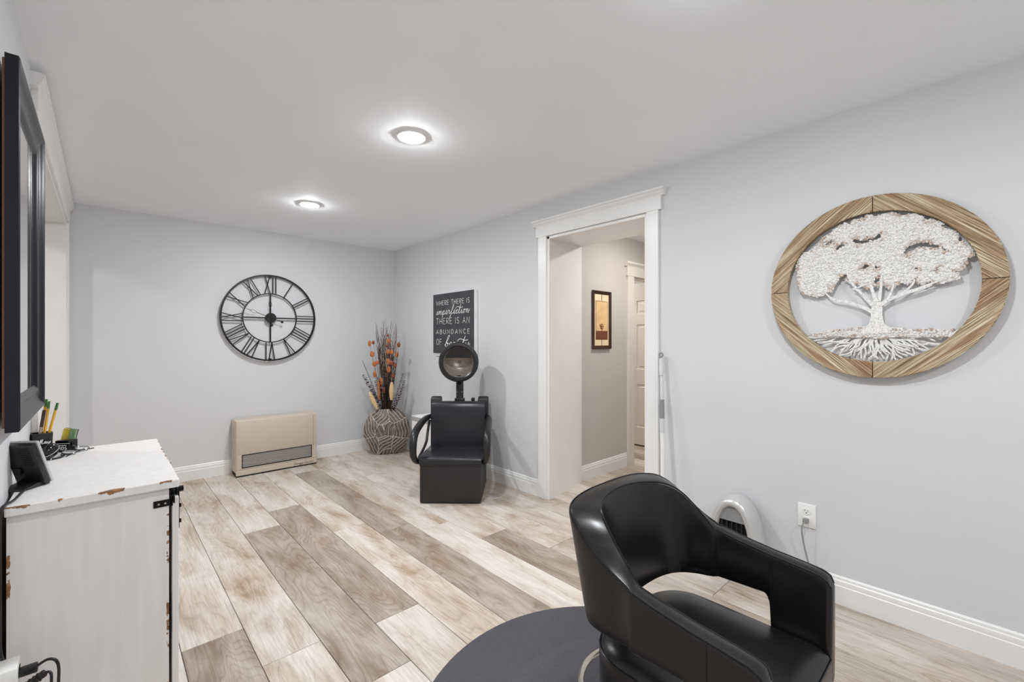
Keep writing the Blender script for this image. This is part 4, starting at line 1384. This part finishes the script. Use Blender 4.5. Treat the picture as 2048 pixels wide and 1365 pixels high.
# ------------------------------------------------------------------ floor mat
MATC = (1.184, 0.776)
matt = G().lathe([(0, 0.0), (0.657, 0.0), (0.663, 0.004), (0.660, 0.010), (0.652, 0.0125), (0.0, 0.0125)], 96).obj('floor_mat', 'mat_rubber')
matt.location = (MATC[0], MATC[1], 0.0005)
tag(matt, 'round dark grey rubber mat under the styling chair', 'mat')

# ------------------------------------------------------------------ styling chair
CX = 1.206
st = thing('styling_chair', 'black leather salon styling chair with open wraparound arms', 'salon chair', (CX, 0.56, 0.013))
OY = -0.56
OZ = -0.013
TOPZ = [(0.290, .560), (0.300, .580), (0.315, .589), (0.36, .595), (0.44, .603), (0.53, .616), (0.59, .628), (0.65, .648), (0.70, .674), (0.74, .706), (0.78, .752), (0.80, .785), (0.82, .83), (0.84, .90), (0.90, .95)]
def interp(tab, x):
    if x <= tab[0][0]: return tab[0][1]
    for (a, va), (b_, vb) in zip(tab, tab[1:]):
        if x <= b_: return va + (vb - va) * (x - a) / (b_ - a)
    return tab[-1][1]
YS, YTOP, YBOT = 0.60, 0.850, 0.780
W_T, W_B = 0.280, 0.266
def plan(t, f, ins=0.0):
    """t in [0,1] from near arm front round the back to the far arm front; f = 0 at rim height, 1 at low edge; ins = inset from the outer face"""
    Wd = W_T + (W_B - W_T) * f - ins
    yb = YTOP + (YBOT - YTOP) * f - ins
    if t < 0.3:
        return (-Wd, 0.290 + (YS - 0.290) * t / 0.3)
    if t > 0.7:
        return (Wd, 0.290 + (YS - 0.290) * (1 - t) / 0.3)
    a = math.pi * (t - 0.3) / 0.4
    ca, sa = math.cos(a), math.sin(a)
    e = 2 / (4.6 - 1.9 * min(1, max(0, ins) / 0.055))
    return (-Wd * math.copysign(abs(ca) ** e, ca), YS + (yb - YS) * abs(sa) ** e)
ts = sorted(set([0.3 * k / 30 for k in range(31)] + [0.3 * (y - 0.290) / (YS - 0.290) for y in (0.292, 0.296, 0.302, 0.432, 0.436, 0.439, 0.441, 0.444, 0.449, 0.456)]))
mid = []
for k in range(1, 64):
    a = k / 64
    mid.append(0.3 + 0.4 * (0.5 - 0.5 * math.cos(math.pi * a)) * 0.35 + 0.4 * a * 0.65)
TS = ts + mid + [1 - t for t in reversed(ts)]
TH = 0.047
rows = []
rowsinfo = []
for i, t in enumerate(TS):
    o0 = np.array(plan(t, 0.0))
    # outward normal in plan by finite difference
    p1, p2 = np.array(plan(max(0, t - 2e-3), 0)), np.array(plan(min(1, t + 2e-3), 0))
    tv = (p2 - p1) / (np.linalg.norm(p2 - p1) + 1e-9)
    nr = np.array((-tv[1], tv[0]))      # left of travel = outward
    y0 = o0[1]
    za_, zb_ = interp(TOPZ, y0), 0.774 - 0.024 * (abs(o0[0]) / 0.28) ** 2.5
    if y0 > 0.84: za_ = 0.9
    kk_ = max(0.0, 0.085 - abs(za_ - zb_)) / 0.085
    zt = min(za_, zb_) - kk_ * kk_ * 0.085 * 0.2
    if y0 < 0.4325: zb = 0.300
    elif y0 < 0.4375: zb = 0.300 + (0.430 - 0.300) * (y0 - 0.4325) / 0.005
    elif y0 < 0.458: zb = 0.430 + (0.480 - 0.430) * math.sqrt(max(0, 1 - ((0.458 - y0) / 0.0205) ** 2))
    else: zb = 0.480 - 0.012 * min(1, (y0 - 0.458) / 0.3)
    rim = 0.012
    edge = 0.0 if 0.300 < y0 else 0.006 * (0.300 - y0) / 0.010
    sec = []
    def op(z, inset):
        f = min(1.25, max(0, (0.779 - z) / (0.779 - 0.47))) if y0 > YS - 1e-6 else min(1, max(0, (0.62 - z) / 0.32)) * 0.35
        pt = np.array(plan(t, f, inset))
        return (CX * 0 + pt[0], pt[1] + OY, z + OZ)
    hz = zt - zb
    # outer face from low edge to rim, over the rim, down the inner face
    THk = TH + 0.010 * min(1, max(0, (y0 - 0.60) / 0.2))
    ins0, ins1 = edge, THk - edge
    sec += [op(zb + 0.004, ins0 + 0.006), op(zb + 0.010, ins0 + 0.001)]
    for k in range(1, 8): sec.append(op(zb + 0.010 + (hz - 0.022) * k / 7, ins0))
    sec += [op(zt - 0.0045, ins0 + 0.0008), op(zt - 0.001, ins0 + 0.0035), op(zt, ins0 + 0.008), op(zt + 0.0012, (ins0 + ins1) / 2), op(zt, ins1 - 0.006), op(zt - 0.0025, ins1 - 0.002), op(zt - 0.008, ins1)]
    for k in range(1, 8):
        zz = zt - 0.009 - (hz - 0.019) * k / 7
        sec.append(op(zz, ins1 + 0.006 * math.sin(math.pi * k / 8)))
    sec += [op(zb + 0.004, ins1 - 0.005), op(zb, (ins0 + ins1) / 2)]
    rows.append(sec)
g = G().grid(rows, wrap=True, capends=True)
sh = g.obj('arm_shell', 'leather', st, smooth=60)
sh.data.materials.append(M['leather_out'])
nsec = len(rows[0])
for i_, p_ in enumerate(sh.data.polygons):
    if i_ < (len(rows) - 1) * nsec and (i_ % nsec) <= 8: p_.material_index = 1
# seam piping along both rims
for idx, nm in ((10, 'piping'), (14, 'piping')):
    G().tube([Vector(r_[idx]) + Vector((0, 0, 0.0006)) for r_ in rows[1:-1]], 0.0021, 6).obj(nm, 'leather', st)
# vertical seam on the outer sides
for j in (14, len(TS) - 15):
    G().tube([Vector(p) for p in rows[j][1:10]], 0.0012, 5).obj('side_seam', 'leather', st)
# seat cushion: rounded box, crowned
def seat_outline(hwx, yf, yb, rb, rf, n=8):
    pts = []
    for cx_, cy_, r_, a0 in ((hwx - rb, yb - rb, rb, 0), (-hwx + rb, yb - rb, rb, 90), (-hwx + rf, yf + rf, rf, 180), (hwx - rf, yf + rf, rf, 270)):
        for k in range(n + 1):
            a = R(a0 + 90 * k / n)
            pts.append((cx_ + r_ * math.cos(a), cy_ + r_ * math.sin(a)))
    return pts
rows2 = []
for ins, z in ((0.020, 0.275), (0.004, 0.280), (0.0, 0.292), (0.0, 0.372), (0.002, 0.384), (0.006, 0.390), (0.012, 0.397), (0.028, 0.409), (0.06, 0.418), (0.11, 0.424), (0.17, 0.427), (0.225, 0.428)):
    hw_ = 0.2345 - ins
    rows2.append([(x, y + OY, z + OZ) for x, y in seat_outline(max(0.008, hw_), 0.284 + ins, 0.770 - ins, max(0.006, 0.125 - ins * 0.5 if ins < 0.2 else 0.006), max(0.005, 0.03 - ins * 0.1))])
g = G().grid(rows2, wrap=True, capends=True)
g.obj('seat_cushion', 'leather', st, smooth=60)
ol = seat_outline(0.2335, 0.285, 0.769, 0.125, 0.03)
G().tube([(x, y + OY, 0.385 + OZ) for x, y in ol], 0.0022, 6, closed=True).obj('seat_piping', 'leather', st)
G().box(-0.20, 0.20, 0.33 + OY, 0.70 + OY, 0.245 + OZ, 0.28 + OZ, 0.01, 2).obj('seat_pan', 'black_metal', st)
G().lathe([(0.036, 0.03), (0.036, 0.16), (0.029, 0.165), (0.029, 0.245)], 28).obj('column', 'chrome', st)
G().lathe([(0, 0.0), (0.286, 0.0), (0.292, 0.004), (0.288, 0.012), (0.20, 0.020), (0.08, 0.030), (0.045, 0.045), (0, 0.045)], 64).obj('base_plate', 'chrome', st)
lv = [(-0.182 * math.cos(a), 0.163 + 0.182 * math.sin(a), 0.160) for a in [math.pi * k / 16 for k in range(17)]]
lv = [(-0.03, 0.02, 0.12), (-0.13, 0.06, 0.15), (-0.178, 0.12, 0.159)] + lv[1:-1] + [(0.178, 0.12, 0.159), (0.13, 0.06, 0.15), (0.03, 0.02, 0.12)]
G().tube(catmull(lv, 3), 0.010, 12).obj('pump_bar', 'chrome', st)

# ------------------------------------------------------------------ distressed barn-door cabinet
dr = thing('barn_door_cabinet', 'distressed white painted cabinet with sliding barn doors, under the mirror', 'cabinet', (0, 1.81, 0))
# local x = world x, y from near side
def wear_obj(g, name, parent, wear_fn, sub=0):
    bmesh.ops.recalc_face_normals(g.bm, faces=g.bm.faces)
    if sub:
        bmesh.ops.subdivide_edges(g.bm, edges=[e for e in g.bm.edges if e.calc_length() > 0.04], cuts=sub, use_grid_fill=True)
    me = bpy.data.meshes.new(name); g.bm.to_mesh(me); g.bm.free()
    a_ = me.attributes.new('wear', 'FLOAT', 'POINT')
    a_.data.foreach_set('value', [wear_fn(v.co) for v in me.vertices])
    me.materials.append(M['distressed'])
    o = bpy.data.objects.new(name, me); C.objects.link(o); o.parent = parent
    return o
x0, x1, zt, dl = -0.198, 0.183, 0.777, 0.82
def w_top(c):
    e = max(0, 1 - min(abs(c.z - zt), 1) / 0.006) if False else 0
    dx = min(c.x - x0, x1 - c.x); dy = min(c.y, dl - c.y)
    onedge = 1 if (dx < 0.004 or dy < 0.004) else 0
    k = 0.36 if (onedge and c.z > zt - 0.006) else 0.12
    if c.y < 0.004 and c.z > zt - 0.016:
        for xc, wd in ((-0.165, 0.018), (0.012, 0.034), (0.150, 0.016), (-0.09, 0.006)):
            if abs(c.x - xc) < wd: k = max(k, 0.56)
    if x1 - c.x < 0.004 and c.z > zt - 0.010: k = 0.46
    return k + 0.08 * math.sin(c.x * 21 + c.y * 9) * onedge
wear_obj(G().box(x0, x1, 0, dl, zt - 0.026, zt, 0.003, 2), 'top', dr, w_top, 40)
def w_side(c):
    e = min(c.x - x0, 0.158 - c.x)
    if e < 0.010: return 0.42 + 0.14 * math.sin(c.z * 23 + 1.0)
    return 0.05
wear_obj(G().box(x0 + 0.002, 0.158, 0.022, 0.042, 0.0, zt - 0.026), 'side_panel', dr, w_side, 60)
wear_obj(G().box(x0 + 0.002, 0.158, dl - 0.042, dl - 0.022, 0.0, zt - 0.026), 'side_panel', dr, w_side, 20)
G().box(x0 + 0.004, x0 + 0.012, 0.042, dl - 0.042, 0.02, zt - 0.026).obj('back_panel', 'backing', dr, smooth=0)
wear_obj(G().box(x0 + 0.012, 0.14, 0.042, dl - 0.042, 0.05, 0.068), 'shelf', dr, lambda c: 0.1, 4)
wear_obj(G().box(x0 + 0.012, 0.14, 0.042, dl - 0.042, 0.38, 0.396), 'shelf', dr, lambda c: 0.1, 4)
for ya, yb_ in ((0.028, 0.405), (0.415, 0.792)):
    dd = wear_obj(G().box(0.1665, 0.1845, ya, yb_, 0.03, 0.712, 0.002, 1), 'door', dr, lambda c: 0.08, 20)
    ym = ya + 0.035
    # strap, roller and bolts hanging the door from the rail
    s_ = G().prism([(ym - 0.012, 0.60), (ym + 0.012, 0.60), (ym + 0.012, 0.742), (ym + 0.006, 0.749), (ym - 0.006, 0.749), (ym - 0.012, 0.742)], 0.1850, 0.1885, 'x').obj('hanger_strap', 'black_metal', dd)
    for zz in (0.62, 0.672):
        G().lathe([(0, 0.006), (0.007, 0.006), (0.007, 0.0)], 6, mtx=Matrix.Translation((0.1885, ym, zz)) @ Matrix.Rotation(R(90), 4, 'Y')).obj('bolt', 'black_metal', s_)
    G().lathe([(0, 0.012), (0.010, 0.012), (0.010, 0.0)], 6, mtx=Matrix.Translation((0.1885, ym, 0.728)) @ Matrix.Rotation(R(90), 4, 'Y')).obj('bolt', 'black_metal', s_)
    G().lathe([(0, 0.010), (0.020, 0.010), (0.020, 0.006), (0.014, 0.004), (0.014, -0.004), (0.020, -0.006), (0.020, -0.010), (0, -0.010)], 28, mtx=Matrix.Translation((0.1745, ym, 0.728)) @ Matrix.Rotation(R(90), 4, 'Y')).obj('roller', 'black_metal', s_)
    G().box(0.1845, 0.192, yb_ - 0.055, yb_ - 0.043, 0.32, 0.46, 0.003, 1).obj('pull_handle', 'black_metal', dd)
G().box(0.168, 0.172, 0.004, dl - 0.004, 0.700, 0.722).obj('rail', 'black_metal', dr, smooth=0)
br = G().box(0.118, 0.165, 0.0185, 0.022, 0.690, 0.712, 0.001, 1).obj('rail_bracket', 'black_metal', dr)
G().box(0.160, 0.168, 0.0185, 0.030, 0.688, 0.722, 0.001, 1).obj('bracket_end', 'black_metal', br)
for xx in (0.131, 0.148):
    G().lathe([(0, 0.003), (0.003, 0.0025), (0.004, 0.0)], 12, mtx=Matrix.Translation((xx, 0.0185, 0.701)) @ Matrix.Rotation(R(90), 4, 'X')).obj('screw', 'chrome', br)

# ------------------------------------------------------------------ framed mirror on the left wall
MY0, MY1, MZ0, MZ1 = 1.800, 2.500, 0.982, 2.010
mir = thing('wall_mirror', 'large mirror in a scooped black pewter frame above the white cabinet', 'mirror', (XL, (MY0 + MY1) / 2, (MZ0 + MZ1) / 2))
mw, mh, mfw = (MY1 - MY0) / 2, (MZ1 - MZ0) / 2, 0.085
# profile: (distance inward from outer edge, distance from wall)
mp_ = [(0.0, 0.014), (0.0, 0.040), (0.004, 0.0425), (0.009, 0.0415), (0.020, 0.034), (0.034, 0.0285), (0.048, 0.026), (0.056, 0.027), (0.060, 0.0295), (0.066, 0.0305), (0.074, 0.0285), (0.080, 0.024), (mfw, 0.020), (mfw, 0.014)]
cn = [(-mw, -mh), (mw, -mh), (mw, mh), (-mw, mh)]     # (y,z)
for i, inn in enumerate(((0, 1), (-1, 0), (0, -1), (1, 0))):
    a, b_ = cn[i], cn[(i + 1) % 4]
    rows = []
    for p, sgn in ((a, 1), (b_, -1)):
        d = (Vector(b_) - Vector(a)).normalized() * sgn
        rows.append([(dd, p[0] + inn[0] * t + d.x * t, p[1] + inn[1] * t + d.y * t) for t, dd in mp_])
    G().grid(rows, wrap=True, capends=True).obj('frame_rail', 'frame_black', mir, smooth=40)
G().box(0.014, 0.0195, -mw + mfw - 0.004, mw - mfw + 0.004, -mh + mfw - 0.004, mh - mfw + 0.004).obj('glass', 'mirror', mir, smooth=0)
G().box(0.009, 0.014, -mw + 0.006, mw - 0.006, -mh + 0.012, mh - 0.012).obj('backing_board', 'backing', mir, smooth=0)
for s_ in (-1, 1):
    G().box(0.0, 0.008, s_ * 0.2 - 0.02, s_ * 0.2 + 0.02, mh - 0.16, mh - 0.12).obj('hanger', 'black_metal', mir, smooth=0)

# ------------------------------------------------------------------ things on the cabinet
TZ = 0.777
# small device with stand, seen from behind
dev = thing('desk_clock', 'black slotted back of a small desk clock on the white cabinet', 'clock', (-0.160, 2.052, TZ), rz=R(-38))
tl = Matrix.Rotation(R(20), 4, 'X')
lift = Matrix.Translation((0, 0, 0.004))
mm = lift @ tl
G().box(-0.040, 0.044, -0.012, 0.006, 0.0, 0.145, 0.005, 2, mtx=mm).obj('case', 'black_plastic', dev)
G().box(-0.042, 0.046, 0.006, 0.015, 0.0, 0.147, 0.003, 2, mtx=mm).obj('front_bezel', 'silver_plastic', dev)
g = G()
for k in range(9):
    g.box(0.006, 0.034, -0.0135, -0.010, 0.075 + k * 0.007, 0.0785 + k * 0.007, mtx=mm)
g.obj('vent_slots', 'dark_slot', dev, smooth=0)
g = G()
for k in range(9):
    g.box(-0.041, -0.032, -0.0135, -0.004, 0.070 + k * 0.0075, 0.0735 + k * 0.0075, mtx=mm)
g.obj('side_ribs', 'dark_slot', dev, smooth=0)
G().box(-0.026, -0.006, -0.020, -0.010, 0.045, 0.066, 0.002, 1, mtx=mm).obj('socket_block', 'gloss_black', dev)
G().prism([(-0.075, 0.0), (0.012, 0.0), (0.012, 0.012), (-0.020, 0.014), (-0.072, 0.006)], -0.034, 0.036, 'x', 0.002, 1).obj('stand', 'black_plastic', dev)
cb = G().tube(catmull([(-0.1705, 1.99, TZ + 0.010), (-0.178, 1.93, TZ + 0.0065), (-0.186, 1.86, TZ + 0.006), (-0.2005, 1.806, TZ + 0.0055), (-0.2045, 1.800, TZ - 0.03), (-0.2040, 1.800, 0.60), (-0.2045, 1.802, 0.45), (-0.203, 1.798, 0.40), (-0.196, 1.79, 0.372), (-0.187, 1.772, 0.362)], 5), 0.0036, 8).obj('device_cable', 'black_plastic')
tag(cb, 'thin black cable running down beside the white cabinet to the plug adapter', 'cable')

# pen cup
cup = thing('pen_cup', 'black pen cup with white handwriting holding pencils', 'cup', (-0.179, 2.540, TZ), rz=R(10))
g = G()
rows = []
def sq(hw_, r_, z, n=5):
    return [(x, y, z) for x, y in seat_outline(hw_, -hw_, hw_, r_, r_, n)]
for hw_, z in ((0.024, 0.0), (0.026, 0.002), (0.029, 0.092), (0.0265, 0.092), (0.022, 0.006)):
    rows.append(sq(hw_, 0.010, z))
g.grid(rows, wrap=True, capends=True)
g.obj('cup_body', 'black_plastic', cup)
g = G()
fit_line(g, cursive_strokes('May'), -0.012, 0.052, 0.034, 0.018, 0.0011, lambda s, z: (s, -0.0265 - (z - 0.002) * 0.033, z), True)
g.obj('handwriting', 'ink_white', cup)
def stick(name, label, base, tip, parts, rad, cat, group=None):
    b_, t_ = Vector(base), Vector(tip)
    t = thing(name, label, cat, base, group=group)
    L_ = t_ - b_
    for nm, f0, f1, m_, k in parts:
        G().tube([L_ * f0, L_ * f1], rad * k, 8 if 'pen' in nm or True else 6).obj(nm, m_, t)
    return t
cupc = Vector((-0.179, 2.540, TZ))
PEN = [('shaft', 0.0, 0.86, 'pencil_yellow', 1.0), ('ferrule', 0.86, 0.93, 'pencil_green', 1.04), ('eraser', 0.93, 1.0, 'pencil_green', 0.95)]
stick('pencil', 'yellow pencil leaning farthest right out of the black cup', cupc + Vector((0.004, 0.006, 0.010)), cupc + Vector((0.044, -0.010, 0.206)), PEN, 0.0042, 'pencil', 'pencils in the black cup')
stick('pencil', 'yellow pencil standing tallest beside the mirror frame in the black cup', cupc + Vector((-0.012, 0.0, 0.010)), cupc + Vector((0.012, 0.014, 0.222)), PEN, 0.0042, 'pencil', 'pencils in the black cup')
stick('pencil', 'upright yellow pencil between the leaning pencil and the pen in the black cup', cupc + Vector((0.0, -0.012, 0.010)), cupc + Vector((0.020, 0.002, 0.214)), PEN, 0.0042, 'pencil', 'pencils in the black cup')
stick('pen', 'silver pen with dark grip standing in the black cup', cupc + Vector((-0.014, -0.014, 0.010)), cupc + Vector((0.008, -0.014, 0.182)), [('barrel', 0, 0.62, 'pen_silver', 1.0), ('grip', 0.62, 1.0, 'pen_dark', 1.05)], 0.005, 'pen')
# small clutter
ms = thing('computer_mouse', 'glossy black computer mouse tipped up before the pen cup', 'mouse', (-0.152, 2.470, TZ), rz=R(-30))
G().ell((0, 0, 0.028), (0.021, 0.034, 0.028), 20, 12, Matrix.Rotation(R(25), 4, 'X') ).obj('shell', 'gloss_black', ms)
G().tube([(0.0216 * math.cos(a), 0.035 * math.sin(a) * 0.9, 0.028 + 0.016 * math.sin(a)) for a in [2 * math.pi * k / 24 for k in range(24)]], 0.0012, 5, closed=True).obj('seam_ring', 'silver_plastic', ms)
cc = G().tube(catmull([(-0.190, 2.455, TZ + 0.004), (-0.175, 2.425, TZ + 0.004), (-0.145, 2.424, TZ + 0.004), (-0.120, 2.445, TZ + 0.004), (-0.115, 2.475, TZ + 0.004), (-0.120, 2.505, TZ + 0.0045)], 6), 0.003, 8).obj('mouse_cable', 'gloss_black')
tag(cc, 'coiled black cable lying round the mouse on the cabinet', 'cable')
bxs = thing('black_box', 'small black lettered box behind the eyeglasses on the cabinet', 'box', (-0.112, 2.580, TZ), rz=R(-30))
G().box(-0.030, 0.030, -0.016, 0.016, 0.0, 0.048, 0.003, 2).obj('carton', 'gloss_black', bxs)
g = G()
fit_line(g, caps_strokes('ENDS'), -0.024, 0.010, 0.034, 0.012, 0.0012, lambda s, z: (s, -0.0166, z))
g.box(-0.024, 0.010, -0.0166, -0.0158, 0.026, 0.029); g.box(-0.024, 0.022, -0.0166, -0.0158, 0.034, 0.036)
g.obj('lettering', 'ink_white', bxs, smooth=0)
cdh = thing('card_stack', 'yellow and green packet standing behind the black box', 'packet', (-0.135, 2.592, TZ), rz=R(-35))
mtc = Matrix.Translation((0, 0.024, 0.0)) @ Matrix.Rotation(R(-8), 4, 'X') @ Matrix.Rotation(R(8), 4, 'Y')
G().box(-0.024, 0.002, 0.0, 0.010, 0.002, 0.088, 0.003, 2, mtx=mtc).obj('yellow_half', 'card_yellow', cdh)
G().box(0.002, 0.026, 0.0, 0.010, 0.002, 0.090, 0.003, 2, mtx=mtc).obj('green_half', 'card_green', cdh)
G().box(-0.0245, 0.0265, 0.010, 0.013, 0.002, 0.089, 0.002, 1, mtx=mtc).obj('cover', 'gloss_black', cdh)
def spectacles(loc, rz, label):
    """folded, lying flat on the table top"""
    t = thing('eyeglasses', label, 'eyeglasses', loc, rz=rz)
    for s_ in (-1, 1):
        rim = [(s_ * 0.033 + 0.026 * math.cos(a), 0.019 * math.sin(a), 0.012 + 0.004 * math.sin(a)) for a in [2 * math.pi * k / 22 for k in range(22)]]
        r_ = G().tube(rim, 0.0018, 6, closed=True).obj('rim', 'gloss_black', t)
        g = G(); vs = [g.bm.verts.new(p) for p in rim]; g.bm.faces.new(vs)
        g2 = bmesh.ops.extrude_face_region(g.bm, geom=list(g.bm.faces))
        for v in [e for e in g2['geom'] if isinstance(e, bmesh.types.BMVert)]: v.co.z += 0.001
        g.obj('lens', 'lens', r_, smooth=0)
        G().tube([(s_ * 0.060, 0.008, 0.012), (s_ * 0.060, 0.010, 0.006), (s_ * 0.02, 0.004 * s_, 0.004), (-s_ * 0.05, -0.008 * s_, 0.0035), (-s_ * 0.072, -0.018, 0.003)], 0.0018, 6).obj('temple', 'gloss_black', t)
    G().tube([(-0.008, 0.005, 0.014), (0, 0.007, 0.016), (0.008, 0.005, 0.014)], 0.0018, 6).obj('bridge', 'gloss_black', t)
    return t
spectacles((-0.083, 2.520, TZ - 0.001), R(58), 'thin black eyeglasses lying on the cabinet beside the mouse')

# ------------------------------------------------------------------ plug adapter low on the left wall
ad = thing('plug_adapter', 'white block outlet adapter low on the wall beside the cabinet', 'adapter', (XL, 1.755, 0.352))
G().box(0.0, 0.045, -0.036, 0.036, -0.026, 0.026, 0.004, 2).obj('block', 'white_plastic', ad)
G().box(0.045, 0.0462, -0.012, 0.012, -0.014, 0.014).obj('socket_face', 'dark_slot', ad, smooth=0)
p1 = thing('plug', 'black plug pushed into the white adapter', 'plug', (XL + 0.0465, 1.745, 0.352), group='black plugs at the adapter')
G().box(0.0, 0.034, -0.010, 0.010, -0.011, 0.011, 0.004, 2).obj('plug_body', 'black_plastic', p1)
G().tube(catmull([(0.032, 0, 0.002), (0.050, 0.0, 0.010), (0.066, -0.004, 0.004), (0.073, -0.006, -0.02), (0.072, -0.006, -0.08), (0.070, -0.01, -0.20), (0.05, -0.01, -0.33), (0.02, 0.03, -0.348)], 5), 0.0036, 8).obj('cable', 'black_plastic', p1)
p2 = thing('plug', 'ribbed black connector hanging below the plug at the adapter', 'plug', (XL + 0.0465, 1.700, 0.325), group='black plugs at the adapter')
G().box(0.004, 0.058, -0.007, 0.007, -0.008, 0.008, 0.002, 1, mtx=Matrix.Rotation(R(-28), 4, 'Y')).obj('connector_body', 'black_plastic', p2)
g = G()
for k in range(5):
    g.box(0.010 + k * 0.008, 0.013 + k * 0.008, -0.0078, 0.0078, -0.0088, 0.0088, mtx=Matrix.Rotation(R(-28), 4, 'Y'))
g.obj('ribs', 'dark_slot', p2, smooth=0)
G().tube(catmull([(0.050, 0, 0.027), (0.060, -0.004, 0.024), (0.062, -0.010, 0.0), (0.060, -0.012, -0.10), (0.05, -0.012, -0.22), (0.03, -0.014, -0.32)], 5), 0.0032, 8).obj('cable', 'black_plastic', p2)
